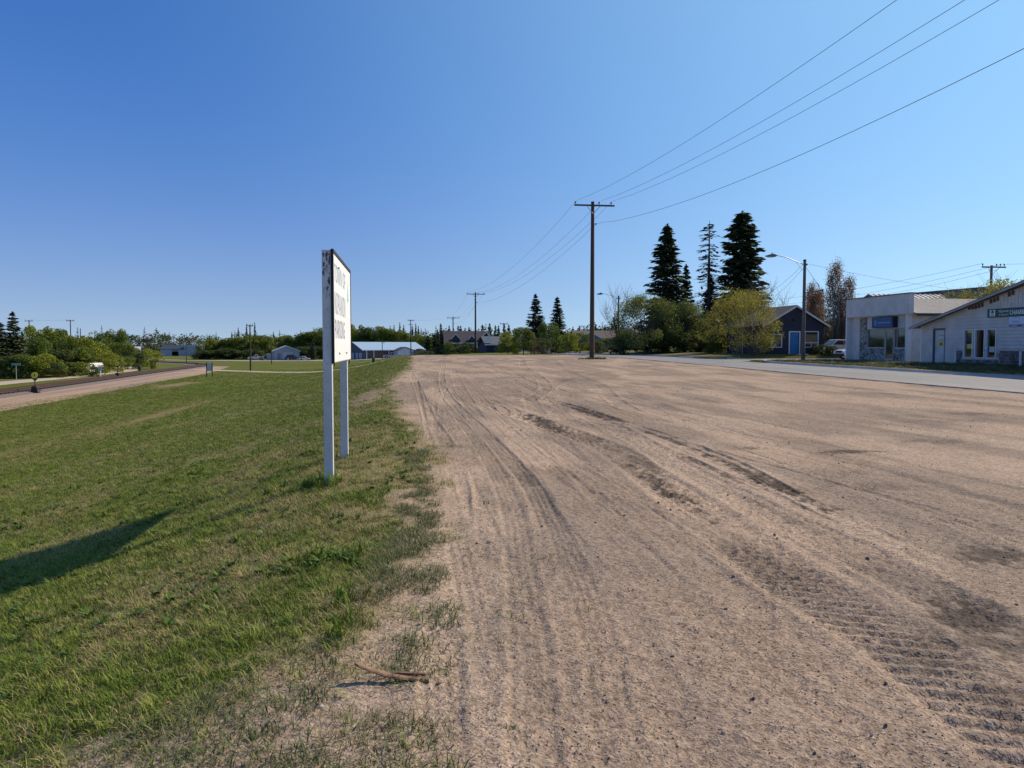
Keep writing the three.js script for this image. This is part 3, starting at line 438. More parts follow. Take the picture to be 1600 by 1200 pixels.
// bushes where the lot ends, and the pair of spruces beyond
for (const [u, s, h, w, k, l] of [[12.3, 97.3, 3.0, 2.8, 'limeBush', 'light green lilac bush at the far end of the gravel lot'], [14.6, 99.0, 3.6, 3.2, 'springB', 'taller light green bush next to the lilac'], [16.0, 97.6, 2.0, 2.6, 'brownBush', 'reddish brown twiggy bush at the far end of the gravel lot'], [17.4, 103, 2.2, 3.2, 'deepBush', 'low dark hedge bush between the two light green clumps'],
  [20.2, 106, 2.3, 3.2, 'midBush', 'round green bush beside the small white cabinet'], [22.6, 108.4, 3.0, 3.6, 'limeBush', 'large yellow green bush beside the round green bush'], [24.4, 109.6, 3.1, 3.4, 'springB', 'leafy green bush between yellow green bush and dark hedge'], [27.0, 112, 2.0, 4, 'deepBush', 'dark hedge on the grass bank under the brown roof'], [30.4, 118, 2.2, 4.4, 'deepBush', 'dark hedge in front of the brown roofed bungalow']]) tree(k, u, s, h, w, l, 'shrub');
tree('sprC', 24.2, 148, 11.4, 15, 'broad dark spruce with forked top beyond the lot', 'tree'); tree('sprA', 28.4, 147.6, 10.7, 16, 'broad spruce with a single pointed top beside the forked one', 'tree');
tree('sprC', 26.2, 155, 7.6, 9, 'lower dark spruce filling the gap between two broad ones', 'tree'); tree('mid', 25.0, 138, 5.5, 4.5, 'small leafy tree below the two broad spruces', 'tree');
// skyline spruces behind the dark houses: u, s, height, width
{ const r = rng(401);
  for (const [bearing, h0] of [[-5.5, 9.45], [-5.26, 11.11], [-4.65, 10.9], [-4.32, 9.87], [-3.99, 10.7], [-3.8, 10.9], [-3.47, 10.07], [-3.18, 10.28], [-2.47, 9.87], [-2.19, 10.9], [-1.66, 11.19], [-1.24, 10.59], [-1.0, 10.29], [-0.57, 10.73], [-0.24, 10.18], [0.95, 8.65], [2.76, 7.9], [4.51, 7.69], [4.98, 8.11], [5.55, 7.48], [6.16, 8.11], [6.53, 7.28], [6.86, 8.31], [7.33, 7.9], [7.89, 7.07], [8.73, 6.45]]) {
    const D = 235 + 30 * r(), [u, s] = polar(bearing, D), h = h0 * D / 250;
    tree(['sprA', 'sprB', 'sprC'][(r() * 3) | 0], u, s, h, h * (0.75 + 0.3 * r()), 'dark spruce on the skyline behind the houses at the end of the lot', 'tree', 'skyline spruces behind the houses');
  }
  for (const [u, s, h, w, k, l] of [[1.2, 196, 6.6, 8, 'cedar', 0], [2.9, 196, 6.9, 8, 'cedar', 0], [5.0, 197, 7.0, 8, 'cedar', 0], [6.4, 197, 7.2, 8, 'cedar', 0], [7.8, 198, 7.0, 8, 'cedar', 0]]) tree(k, u + 3.2, s, h, w, 'narrow dark cedar column in a row beside the power line', 'tree', 'row of cedar columns', { name: 'cedar_tree' });
  for (const [u, s, h, w, k, l] of [[6.6, 173, 3.2, 3.8, 'midBush', 'green shrub between the cedar columns and the leafy sapling'], [8.4, 172, 3.6, 3.6, 'springB', 'leafy sapling at the power pole by the cedar columns'], [10.4, 160, 1.7, 3.0, 'brownBush', 'brown twiggy shrub on the bank before the gabled house'], [12.6, 160, 1.9, 2.6, 'limeBush', 'small lime green shrub on the bank beside the brown one'], [14.4, 152, 1.8, 3, 'deepBush', 'dark low shrub before the navy garage'], [7.6, 168, 2.4, 5, 'deepBush', 'dark hedge under the gabled house'], [4.0, 178, 2.6, 5, 'deepBush', 'dark hedge behind the white truck cab'], [10.5, 176, 5.6, 5.6, 'deep', 'dark leafy tree in front of the gabled house'], [14.6, 170, 4.6, 4.6, 'deep', 'dark leafy tree between the gabled house and the navy garage'], [8.6, 156, 3.4, 4.2, 'mid', 'small leafy tree on the bank before the gabled house'], [11.2, 154, 2.9, 4.0, 'deepBush', 'dark rounded shrub below the dormer gables'], [17.4, 133, 2.6, 3.6, 'midBush', 'green shrub in front of the navy garage door']]) tree(k, u, s, h, w, l, /tree|sapling/.test(l) ? 'tree' : 'shrub');
}
// trees along the gravel road on the far left: bearing in degrees, distance, height and width in metres, kind
{ const r = rng(402), put = (bearing, D, h, w, kind, label, cat = 'tree', group) => { const [u, s] = polar(bearing, D); tree(kind, u, s, h, w, label, cat, group); };
  put(-32.85, 99, 8.33, 11, 'sprC', 'tall ragged dark spruce beside the gravel road'); put(-33.48, 97, 6.87, 11, 'sprB', 'dark spruce with its top below the ragged one'); put(-34.11, 95, 7.36, 8, 'sprC', 'dark spruce at the outer end of the roadside row'); put(-32.38, 103, 5.87, 5, 'sprA', 'short dark spruce in the shade of the ragged one');
  put(-32.48, 92, 3.05, 3.4, 'midBush', 'dark green bush behind the green street name sign', 'shrub'); put(-33.18, 92, 2.67, 3.6, 'deepBush', 'shady bush at the foot of the ragged spruce', 'shrub');
  put(-31.45, 112, 6.89, 5.6, 'spring', 'tall pale leafy tree next to the ragged spruce'); put(-30.79, 114, 6.57, 5.2, 'springB', 'rounded pale leafy tree behind the first telegraph pole'); put(-31.83, 104, 5.11, 5, 'mid', 'leafy tree in shade between spruce and bright bush');
  put(-31.35, 93, 3.04, 4.2, 'limeBush', 'bright lime green bush behind the yellow switch target', 'shrub'); put(-31.9, 95, 2.63, 3.4, 'limeBush', 'lime green bush against the dark spruces', 'shrub'); put(-30.33, 98, 3.48, 4.6, 'deep', 'dark rounded tree beside the bright lime bush');
  put(-30.05, 108, 5.34, 4.8, 'springB', 'leafy tree in front of the crossarmed telegraph pole'); put(-29.36, 112, 5.49, 5.2, 'spring', 'leafy tree at the bare topped pole'); put(-29.58, 99, 3.48, 4.6, 'spring', 'lower yellow green tree before the taller leafy ones'); put(-29.04, 101, 3.81, 4.6, 'midBush', 'rounded green bush next to the white camper', 'shrub');
  put(-28.64, 110, 5.0, 5, 'spring', 'yellow green tree over the white camper'); put(-28.12, 108, 3.81, 4.4, 'limeBush', 'yellow green bush between camper and marker post', 'shrub'); put(-27.86, 132, 6.53, 5.6, 'mid', 'taller mid green tree behind the camper'); put(-27.34, 134, 6.92, 5.2, 'mid', 'tallest mid green tree near the end of the roadside row');
  put(-27.56, 112, 2.8, 3.6, 'limeBush', 'low lime bush behind the switch target at the marker post', 'shrub'); put(-26.89, 122, 4.56, 4.4, 'springB', 'last leafy tree of the roadside row'); put(-26.39, 128, 3.88, 4.2, 'deepBush', 'dark conical bush ending the roadside row', 'shrub'); put(-30.65, 93, 1.88, 3.2, 'deepBush', 'shady low bush between lime bush and dark tree', 'shrub');
  put(-28.45, 97, 1.31, 1.2, 'midBush', 'small green weed clump at the camper', 'shrub'); put(-29.8, 97, 1.88, 4.0, 'midBush', 'green bush below the crossarmed pole', 'shrub');
  put(-25.12, 133, 3.57, 4.4, 'limeBush', 'big round willow bush standing alone by the railway', 'shrub');
  for (const [bearing, h, w, k] of [[-21.88, 4.97, 6, 'mid'], [-21.47, 6.49, 7, 'spring'], [-20.89, 6.93, 8, 'spring'], [-20.35, 6.71, 7, 'springB'], [-19.81, 7.36, 8, 'spring'], [-19.22, 7.58, 8, 'springB'], [-18.62, 8.01, 8, 'spring'], [-18.02, 8.23, 8, 'springB'], [-17.59, 7.36, 7, 'spring']]) put(bearing, 262, h, w, k, 'leafy tree in the belt beside the white pickup and grey shed', 'tree', 'tree belt beside the grey shed');
  for (const [bearing, w, h] of [[-21.97, 6, 2.86], [-21.6, 6.5, 3.07], [-21.18, 7, 3.07], [-20.73, 7, 2.86], [-20.27, 7, 3.69], [-19.77, 7, 3.27], [-19.26, 7, 2.85], [-18.75, 6.5, 3.48], [-18.28, 6, 3.27]]) put(bearing, 252, h, w, 'deepBush', 'dark shrub along the foot of the tree belt', 'shrub', 'dark shrubs under the tree belt');
  for (const [bearing, h] of [[-19.93, 10.05], [-19.51, 11.79], [-18.96, 13.03], [-18.41, 13.78], [-17.16, 10.04]]) put(bearing, 300, h, 6, 'sprC', 'dark spruce poking up behind the tree belt', 'tree', 'spruces behind the tree belt');
  for (const [bearing, h, w, k] of [[-17.03, 7.95, 9, 'springB'], [-16.37, 8.19, 8, 'spring'], [-15.84, 8.43, 9, 'mid'], [-15.32, 9.15, 9, 'mid'], [-14.83, 9.64, 9, 'mid'], [-14.25, 10.12, 9, 'springB'], [-13.71, 11.33, 9, 'mid'], [-13.17, 10.84, 9, 'spring'], [-12.54, 11.29, 9, 'mid'], [-12.09, 12.48, 9, 'spring']]) put(bearing, 292, h, w, k, 'leafy tree in the belt behind the grey metal shed', 'tree', 'tree belt behind the grey shed');
  put(-14.47, 246, 6.75, 7, 'sprC', 'single dark spruce in the shrubs beside the grey metal shed'); for (const [bearing, w, h] of [[-15.4, 6, 4.3], [-15.01, 7, 4.3], [-14.11, 6, 4.3], [-13.71, 7, 4.29], [-13.26, 6, 4.27]]) put(bearing, 262, h, w, 'deepBush', 'dark shrub between grey shed and parking sign', 'shrub', 'dark shrubs beside the shed');
  for (const [bearing, h, w, k] of [[-11.58, 12.63, 9, 'spring'], [-11.04, 10.87, 8, 'mid'], [-10.62, 11.27, 9, 'deep'], [-10.07, 11.16, 9, 'mid'], [-9.52, 11.47, 9, 'spring'], [-9.05, 10.45, 9, 'springB'], [-8.54, 9.98, 9, 'spring'], [-8.03, 9.33, 9, 'springB'], [-7.52, 8.9, 9, 'spring'], [-7.0, 8.18, 8, 'springB'], [-6.44, 7.46, 8, 'mid']]) put(bearing, 290, h, w, k, 'leafy tree in the belt behind the blue roofed hall', 'tree', 'tree belt behind the hall');
  for (const [bearing, h] of [[-8.96, 12.2], [-8.68, 12.46], [-8.26, 13.53], [-7.98, 12.55], [-7.33, 12.08], [-7.1, 13.11], [-6.91, 12.08]]) put(bearing, 310, h, 6.5, 'sprC', 'dark spruce rising over the trees behind the hall', 'tree', 'spruces behind the hall');
}
{ // far woods all round the horizon: a mass that nobody could count
  const r = rng(403), lo = (c, seed) => broadleaf({ seed, leaves: 520, colour: c, lumps: 26, cut: 0.06, wide: 0.5, leaf: 0.036 }).crown, sp = spruce({ seed: 31, whorls: 16, per: 6, needles: 6, wide: 0.2 }).crown; sp.scale(1, 1, 1);
  const sets = [[lo([0.085, 0.115, 0.035], 41), leafMat, 200], [lo([0.10, 0.10, 0.045], 42), leafMat, 120], [lo([0.055, 0.085, 0.03], 43), leafMat, 140], [spruce({ seed: 31, whorls: 22, per: 7, needles: 8, wide: 0.2 }).crown, needleMat, 170]];
  sets.forEach(([g, m, n], i) => {
    const im = new THREE.InstancedMesh(g, m, n), q = new THREE.Matrix4(), R = new THREE.Quaternion(), Y = new THREE.Vector3(0, 1, 0);
    for (let k = 0; k < n; k++) { const a = -0.95 + 1.9 * (k + r()) / n, D = (a < -0.12 ? 400 : 330) + 150 * r() + (a > 0.1 ? -40 : 0), X = Math.tan(Math.min(0.95, Math.max(-0.95, a))) * D, u = CT * X + ST * D, s = -ST * X + CT * D, h = (i === 3 ? 12.5 : 10.5) * (0.75 + 0.5 * r()) + (a > 0.3 ? -2 : 0); q.compose(W(u, s), R.setFromAxisAngle(Y, 6.28 * r()), new THREE.Vector3(i === 3 ? h * 0.9 : h * 1.25, h, i === 3 ? h * 0.9 : h * 1.25)); im.setMatrixAt(k, q); }
    im.name = numbered('distant_woods'); im.castShadow = im.receiveShadow = true; stuff(im); tag(im, ['distant leafy woods along the horizon', 'distant olive woods along the horizon', 'distant dark green woods along the horizon', 'distant spruces along the horizon'][i], 'woods'); scene.add(im);
  });
}

// ---------- buildings ----------
const shingleGrey = mat([0.36, 0.34, 0.315], 0.95, { map: shingleMap }), shingleDark = mat([0.075, 0.072, 0.075], 0.95, { map: shingleMap }), shingleBrown = mat([0.16, 0.125, 0.11], 0.95, { map: shingleMap });
function stones(parent, place, w, h, seed, tones, size = 0.26, clear = []) { // rough facing stones of a wall panel, w by h metres
  const r = rng(seed), gs = []; let y = 0.0;
  while (y < h - 0.05) { const rh = Math.min(h - y, size * (0.6 + 0.6 * r())); let x = 0; while (x < w - 0.04) { const rw = Math.min(w - x, size * (0.6 + 1.1 * r())), d = 0.03 + 0.04 * r(), g = new THREE.BoxGeometry(Math.max(0.03, rw - 0.022), Math.max(0.03, rh - 0.022), d).translate(x + rw / 2, y + rh / 2, d / 2), p = g.attributes.position; for (let i = 0; i < p.count; i++) if (p.getZ(i) > 0.02) p.setXY(i, p.getX(i) + (hash(Math.round(p.getX(i) * 997), Math.round(p.getY(i) * 991)) - 0.5) * 0.03, p.getY(i) + (hash(Math.round(p.getX(i) * 577), Math.round(p.getY(i) * 313)) - 0.5) * 0.03); g.computeVertexNormals(); const c = tones[(r() * tones.length) | 0], k = 0.75 + 0.5 * r(), col = new Float32Array(p.count * 3); for (let i = 0; i < p.count; i++) { col[3 * i] = c[0] * k; col[3 * i + 1] = c[1] * k; col[3 * i + 2] = c[2] * k; } g.setAttribute('color', new THREE.BufferAttribute(col, 3)); if (!clear.some(([a, b, c]) => x + rw > a && x < b && y + rh > c)) gs.push(place(g)); x += rw; } y += rh; }
  const o = new THREE.Mesh(mergeGeometries(gs), new THREE.MeshStandardMaterial({ vertexColors: true, roughness: 0.9 })); o.name = 'stone_facing'; o.castShadow = o.receiveShadow = true; parent.add(o); return stuff(o);
}
const faceLeft = (g, x, y, z) => g.rotateY(-Math.PI / 2).translate(x, y, z);      // a panel drawn in x, y now looks towards the street, its left end at z
function framedWindow(parent, { x, y, z, w, h, face, bars = [], frame = mats.trim, glassMat = mats.glass, t = 0.07, depth = 0.09 }) { // face 'left' (towards -x) or 'front' (towards +z); x, y, z = lower left corner seen from outside
  const turn = (g) => (face === 'left' ? faceLeft(g, x, y, z) : g.translate(x, y, z));
  const win = obj('window', [box(w + 2 * t, t, depth, w / 2, -t, 0), box(w + 2 * t, t, depth, w / 2, h, 0), box(t, h, depth, -t / 2, 0, 0), box(t, h, depth, w + t / 2, 0, 0), ...bars.map(([bx, by, bw, bh]) => box(bw, bh, depth * 0.8, bx + bw / 2, by, 0))].map(turn), frame, parent);
  obj('pane', turn(box(w, h, 0.012, w / 2, 0, -0.02)), glassMat, win); return win;
}
{ // white shop with a flat false front
  const U = 35.3, S = 51.2, t = thing('shop_building', 'white flat fronted shop with blue sign and stone panels', 'building', U, S, { y: 0.40 }), Z = (s) => -(s - S);
  const seg = (s0, s1, y0, y1, x0, x1) => box(x1 - x0, y1 - y0, s1 - s0, (x0 + x1) / 2, y0, (Z(s0) + Z(s1)) / 2);
  const wallM = painted([0.66, 0.64, 0.61], 0.75), fasciaM = painted([0.66, 0.645, 0.61], 0.7), panelM = painted([0.68, 0.65, 0.60], 0.7);
  obj('wall', [seg(51.2, 51.42, -0.3, 3.5, 0.40, 12), seg(58.7, 58.9, -0.3, 3.5, 0.5, 12), seg(51.42, 58.7, -0.3, 3.5, 11.8, 12)], wallM, t);
  obj('front_wall', [seg(51.43, 53.45, -0.3, 0.95, 0.52, 0.7), seg(54.55, 56.85, -0.3, 0.95, 0.52, 0.7), seg(51.43, 56.85, 2.46, 3.42, 0.52, 0.7), seg(56.85, 58.7, -0.3, 3.42, 0.53, 0.7)], panelM, t);
  obj('front_panel', seg(57.7, 58.82, -0.3, 3.40, 0.42, 0.52), fasciaM, t);
  obj('corner_post', [seg(58.82, 59.0, -0.3, 3.40, 0.0, 0.7)], mats.trim, t); obj('corner_post', seg(51.2, 51.42, -0.3, 3.40, 0.05, 0.395), mats.trim, t);
  obj('false_front', [seg(50.95, 59.0, 3.41, 4.86, 0, 0.35)], fasciaM, t); obj('parapet_cap', seg(50.9, 59.05, 4.863, 4.94, -0.05, 0.42), mat([0.09, 0.095, 0.10], 0.5), t);
  obj('soffit', seg(51.42, 58.8, 3.35, 3.405, 0.352, 0.515), panelM, t);
  obj('interior', [seg(51.43, 58.69, -0.05, 0.015, 0.71, 11.79), seg(51.43, 58.69, 0.02, 3.30, 6, 6.1), seg(51.43, 58.69, 3.31, 3.40, 0.71, 11.79), seg(53.2, 56.4, 0.02, 1.0, 3.2, 3.8)], mats.room, t);
  const tones = [[0.30, 0.27, 0.25], [0.42, 0.40, 0.37], [0.13, 0.12, 0.12], [0.50, 0.48, 0.45]];
  const onFront = (s1) => (g) => faceLeft(g, 0.518, 0.0, Z(s1));
  stones(t, onFront(53.43), 1.98, 0.93, 3, tones, 0.12); stones(t, onFront(56.84), 2.26, 0.95, 4, tones, 0.12); stones(t, onFront(57.68), 0.82, 3.36, 5, tones, 0.12);
  for (const [s1, w] of [[53.36, 1.86], [56.74, 2.10]]) framedWindow(t, { x: 0.60, y: 1.02, z: Z(s1), w, h: 1.38, face: 'left', frame: mats.galv, glassMat: mats.clear, bars: s1 < 55 ? [[0.22, 0, 0.05, 1.38]] : [] });
  const door = obj('door', [seg(53.5, 53.58, 0.02, 2.30, 0.55, 0.64), seg(54.42, 54.5, 0.02, 2.30, 0.55, 0.64), seg(53.58, 54.42, 2.2, 2.30, 0.55, 0.64), seg(53.58, 54.42, 0.02, 0.22, 0.55, 0.64)], mats.galv, t);
  obj('pane', seg(53.58, 54.42, 0.22, 2.2, 0.58, 0.59), mats.clear, door); obj('handle', bar([0.50, 0.9, Z(53.66)], [0.50, 1.25, Z(53.66)], 0.015), mats.metal, door); obj('transom', seg(53.45, 54.55, 2.32, 2.46, 0.55, 0.66), mats.galv, door);
  const sg = obj('sign_box', seg(52.98, 55.58, 2.50, 3.30, 0.12, 0.50), mat([0.012, 0.02, 0.05], 0.5), t);
  const face = canvasTex(512, 160, (c, w, h) => { c.fillStyle = '#17588f'; c.fillRect(0, 0, w, h); c.fillStyle = '#8fc0df'; c.beginPath(); c.ellipse(58, 62, 14, 22, 0, 0, 7); c.fill(); c.beginPath(); c.ellipse(58, 104, 20, 14, 0, 0, 7); c.fill(); c.strokeStyle = '#9ccbe6'; c.lineWidth = 9; c.lineCap = 'round'; c.beginPath(); for (let i = 0; i < 9; i++) { const x = 120 + i * 40; c.moveTo(x, 92); c.quadraticCurveTo(x + 10, 62, x + 22, 88); } c.stroke(); });
  const fg = new THREE.PlaneGeometry(2.3, 0.72); obj('sign_face', faceLeft(fg, 0.115, 2.90, Z(54.28)), mat(0xffffff, 0.4, { map: face }), sg, true);
  const roof = obj('roof', [slab([[0.36, 4.78, Z(55.05)], [0.36, 3.46, Z(50.7)], [12.5, 3.46, Z(50.7)], [12.5, 4.78, Z(55.05)]], 0.10), slab([[12.5, 4.78, Z(55.05)], [12.5, 3.46, Z(59.4)], [0.36, 3.46, Z(59.4)], [0.36, 4.78, Z(55.05)]], 0.10)], shingleGrey, t);
  obj('eave_trim', box(12.1, 0.16, 0.04, 6.43, 3.26, 0.53), mat([0.045, 0.05, 0.05], 0.6), roof);
}
{ // grey sided gabled building of the chamber
  const U = 33.1, S = 46.5, t = thing('gabled_office', 'grey sided gabled building with green sign and narrow windows', 'building', U, S, { y: 0.38 }), Z = (s) => S - s, Y = -0.38;
  const rake = (s) => 2.50 + 0.228 * (s > 33 ? 46.5 - s : s - 19.5), side = painted([0.60, 0.585, 0.55], 0.7), batten = painted([0.62, 0.60, 0.55], 0.75);
  const openings = [[44.2, 45.33, -1, 2.26], [41.78, 42.56, 0.38, 2.16], [40.82, 41.64, 0.38, 2.16], [39.93, 40.73, 0.38, 2.16], [35.2, 37.4, 0.38, 2.16]];
  const shape = new THREE.Shape([[0, -0.4], [27, -0.4], [27, 2.5], [13.5, rake(33)], [0, 2.5]].map(([z, y]) => new THREE.Vector2(z, y)));
  for (const [a, b, y0, y1] of openings) shape.holes.push(new THREE.Path([[Z(b), Math.max(-0.05, y0)], [Z(a), Math.max(-0.05, y0)], [Z(a), y1], [Z(b), y1]].map(([z, y]) => new THREE.Vector2(z, y))));
  const w0 = new THREE.ExtrudeGeometry(shape, { depth: 0.18, bevelEnabled: false }).rotateY(-Math.PI / 2).translate(0.20, 0, 0);
  const wall = obj('front_wall', w0, side, t); obj('side_wall', [box(14, 2.9, 0.2, 7.22, -0.4, 0.1), box(14, 2.9, 0.2, 7.22, -0.4, 26.9), box(0.2, 2.9, 26.5, 14.1, -0.4, 13.5)], side, t);
  obj('interior', [box(13.7, 0.06, 26.5, 7.1, -0.04, 13.5), box(0.1, 2.35, 26.4, 4, 0.03, 13.5), box(13.7, 0.08, 26.5, 7.1, 2.42, 13.5)], mats.room, t);
  const board = (s0, s1, y, h = 0.195) => { const g = new THREE.BufferGeometry(), L = s1 - s0, z0 = Z(s1), z1 = Z(s0); const p = [[0.004, y + h], [-0.034, y], [0.016, y]]; const pos = []; const q = (a, b, c, d) => pos.push(...a, ...b, ...c, ...a, ...c, ...d); const P = (i, z) => [p[i][0], p[i][1], z]; q(P(0, z0), P(1, z0), P(1, z1), P(0, z1)); q(P(1, z0), P(2, z0), P(2, z1), P(1, z1)); pos.push(...P(0, z0), ...P(2, z0), ...P(1, z0), ...P(0, z1), ...P(1, z1), ...P(2, z1)); g.setAttribute('position', new THREE.Float32BufferAttribute(pos, 3)); g.computeVertexNormals(); obj('siding_board', g, side, wall); };
  for (let k = 0; k < 17; k++) {
    const y = 0.0 + k * 0.2; let far = 46.48; if (y + 0.2 > 2.45) far = Math.min(far, 46.5 - (y + 0.2 - 2.5) / 0.228 - 0.05);
    let spans = [[34, far]];
    for (const [a, b, y0, y1] of [...openings, [19, 43.12, -1, 0.86]]) if (y + 0.2 > y0 + 0.02 && y < y1 - 0.02) spans = spans.flatMap(([p, q]) => (b <= p || a >= q ? [[p, q]] : [[p, Math.min(q, a)], [Math.max(p, b), q]])).filter(([p, q]) => q - p > 0.03);
    for (const [p, q] of spans) board(p, q, y);
  }
  for (let s = 42.2; s > 34; s -= 0.26) { const top = rake(s) - 0.04, y0 = 3.42; if (top > y0 + 0.05) obj('vertical_board', box(0.022, top - y0, 0.235, 0.004, y0, Z(s)), batten, wall); }
  const brown = mat([0.115, 0.075, 0.065], 0.9); for (const [a, b] of [[42.3, 41.0], [40.7, 39.8], [39.2, 38.7]]) for (let s = b + 0.13; s < a; s += 0.26) { const top = rake(s) - 0.05; obj('vent_slat', box(0.03, Math.min(0.26, top - 3.3), 0.19, -0.012, Math.max(3.3, top - 0.26), Z(s)), brown, wall); }
  for (const [a, b] of [[43.1, 42.58], [41.76, 41.66], [40.80, 40.75], [39.91, 38.12]]) obj('stone_ledge', box(0.06, 0.05, a - b, -0.075, 0.86, Z((a + b) / 2)), mats.concrete, t);
  obj('corner_board', [box(0.05, 2.75, 0.10, -0.012, -0.3, 0.05)], mats.trim, t); obj('corner_board', box(0.09, 0.98, 0.10, -0.05, -0.14, Z(43.16)), mats.trim, t); obj('trim_post', box(0.07, 1.05, 0.11, -0.115, -0.2, Z(38.04)), mats.trim, t);
  stones(t, (g) => faceLeft(g, -0.003, -0.10, Z(43.10)), 9.0, 0.95, 8, [[0.16, 0.12, 0.115], [0.22, 0.19, 0.19], [0.12, 0.10, 0.10], [0.26, 0.20, 0.18]], 0.2, [[42.49, 41.85], [41.57, 40.89], [40.66, 40.0], [37.3, 35.3]].map(([a, b]) => [43.10 - a - 0.09, 43.10 - b + 0.09, 0.49]));
  // roof with white rake boards
  const R = (s, y) => [s, y];
  const roof = obj('roof', [slab([[-0.45, rake(33) + 0.22, Z(33)], [-0.45, 2.38, Z(47.1)], [14.6, 2.38, Z(47.1)], [14.6, rake(33) + 0.22, Z(33)]].reverse(), 0.10), slab([[-0.45, rake(33) + 0.22, Z(33)], [-0.45, 2.38, Z(18.9)], [14.6, 2.38, Z(18.9)], [14.6, rake(33) + 0.22, Z(33)]], 0.10)], mat([0.22, 0.21, 0.205], 0.95, { map: shingleMap }), t);
  const dz = 14.1, dy = rake(33) + 0.22 - 2.38, ang = Math.atan2(dy, dz), ln = Math.hypot(dy, dz);
  obj('rake_board', new THREE.BoxGeometry(0.04, 0.12, ln).rotateX(-ang).translate(-0.475, (rake(33) + 0.22 + 2.38) / 2 - 0.12, Z(40.05)), painted([0.36, 0.36, 0.36], 0.6), roof);
  const door = obj('door', box(0.05, 2.10, 0.92, 0.09, 0.04, Z(44.765)), painted([0.56, 0.57, 0.58], 0.5), t);
  obj('door_frame', [box(0.16, 2.22, 0.07, 0.05, 0.0, Z(45.30)), box(0.16, 2.22, 0.07, 0.05, 0.0, Z(44.23)), box(0.16, 0.08, 1.0, 0.05, 2.165, Z(44.765))], mat([0.13, 0.14, 0.16], 0.6), door);
  obj('handle', [bar([0.02, 0.98, Z(45.14)], [0.07, 0.98, Z(45.14)], 0.02), new THREE.SphereGeometry(0.035, 10, 8).translate(0.015, 0.98, Z(45.14))], mats.metal, door);
  obj('notice', box(0.006, 0.30, 0.44, 0.058, 1.14, Z(44.68)), mat([0.62, 0.60, 0.05], 0.6), door); obj('notice_print', box(0.004, 0.16, 0.16, 0.053, 1.18, Z(44.66)), mat([0.10, 0.13, 0.06], 0.7), door);
  for (const y of [1.50, 1.80]) obj('mail_slot', box(0.012, 0.03, 0.36, 0.058, y, Z(44.62)), mats.dark, door);
  const poster = canvasTex(128, 256, (c, w, h) => { c.fillStyle = '#c9c93c'; c.fillRect(0, 0, w, h); c.fillStyle = '#2f3b3a'; c.fillRect(0, 60, w, 196); c.fillStyle = '#8f8f2e'; c.beginPath(); c.arc(70, 120, 40, 0, 7); c.fill(); c.fillStyle = '#2f3b3a'; c.beginPath(); c.arc(70, 126, 24, 0, 7); c.fill(); });
  [[42.49, 41.85], [41.57, 40.89], [40.66, 40.0], [37.3, 35.3]].forEach(([a, b], i) => {
    const w = framedWindow(t, { x: 0.03, y: 0.47, z: Z(a), w: a - b, h: 1.60, face: 'left', t: 0.075, depth: 0.16, glassMat: mats.clear });
    if (i === 0) { obj('poster', faceLeft(new THREE.PlaneGeometry(0.40, 0.66), 0.038, 1.73, Z(42.13)), mat(0xffffff, 0.6, { map: poster }), w, true); obj('poster', box(0.006, 0.28, 0.42, 0.037, 0.98, Z(42.13)), mat([0.62, 0.64, 0.10], 0.6), w); }
    if (i === 2) { obj('sticker', box(0.006, 0.32, 0.40, 0.037, 0.78, Z(40.33)), mat([0.55, 0.58, 0.58], 0.6), w); }
  });
  const sign = obj('sign_board', box(0.05, 0.49, 6.4, -0.055, 2.76, Z(37.42)), mat([0.012, 0.06, 0.05], 0.5), t);
  const face = canvasTex(2048, 160, (c, w, h) => {
    c.fillStyle = '#14534b'; c.fillRect(0, 0, w, h); c.fillStyle = '#dfe9e4'; c.fillRect(60, 22, 130, 116); c.fillStyle = '#1d4f49'; c.beginPath(); c.arc(125, 62, 34, Math.PI, 0); c.lineTo(159, 78); c.lineTo(91, 78); c.fill(); c.fillRect(95, 90, 60, 12); c.beginPath(); c.arc(108, 118, 12, 0, 7); c.arc(144, 118, 12, 0, 7); c.fill();
    c.fillStyle = '#cfe0da'; c.textBaseline = 'middle'; c.font = 'italic bold 58px serif'; c.fillText('Nipawin', 262, 52); c.font = 'italic bold 46px serif'; c.fillText('& District', 282, 116);
    c.font = 'bold 112px sans-serif'; c.fillStyle = '#e4ece8'; c.save(); c.translate(530, 84); c.scale(0.82, 1); c.fillText('CHAMBER OF COMMERCE', 0, 0); c.restore();
  });
  obj('sign_face', faceLeft(new THREE.PlaneGeometry(6.4, 0.49), -0.083, 3.005, Z(37.42)), mat(0xffffff, 0.5, { map: face }), sign, true);
  const wb = obj('notice_board', box(0.04, 0.56, 1.5, -0.055, 2.19, Z(38.22)), mat([0.5, 0.56, 0.64], 0.5), t);
  const wf = canvasTex(256, 96, (c, w, h) => { c.fillStyle = '#cfdcec'; c.fillRect(0, 0, w, h); c.fillStyle = '#8ea6c6'; c.fillRect(0, 70, w, 26); c.strokeStyle = '#5f7ba4'; c.lineWidth = 3; c.strokeRect(34, 10, 90, 50); c.fillStyle = '#7f99bf'; c.fillRect(44, 40, 70, 10); c.fillStyle = '#33496e'; c.fillRect(4, 78, 22, 12); c.fillRect(96, 78, 60, 12); c.fillRect(76, 4, 10, 6); });
  obj('board_face', faceLeft(new THREE.PlaneGeometry(1.5, 0.56), -0.078, 2.47, Z(38.22)), mat(0xffffff, 0.5, { map: wf }), wb, true);
}
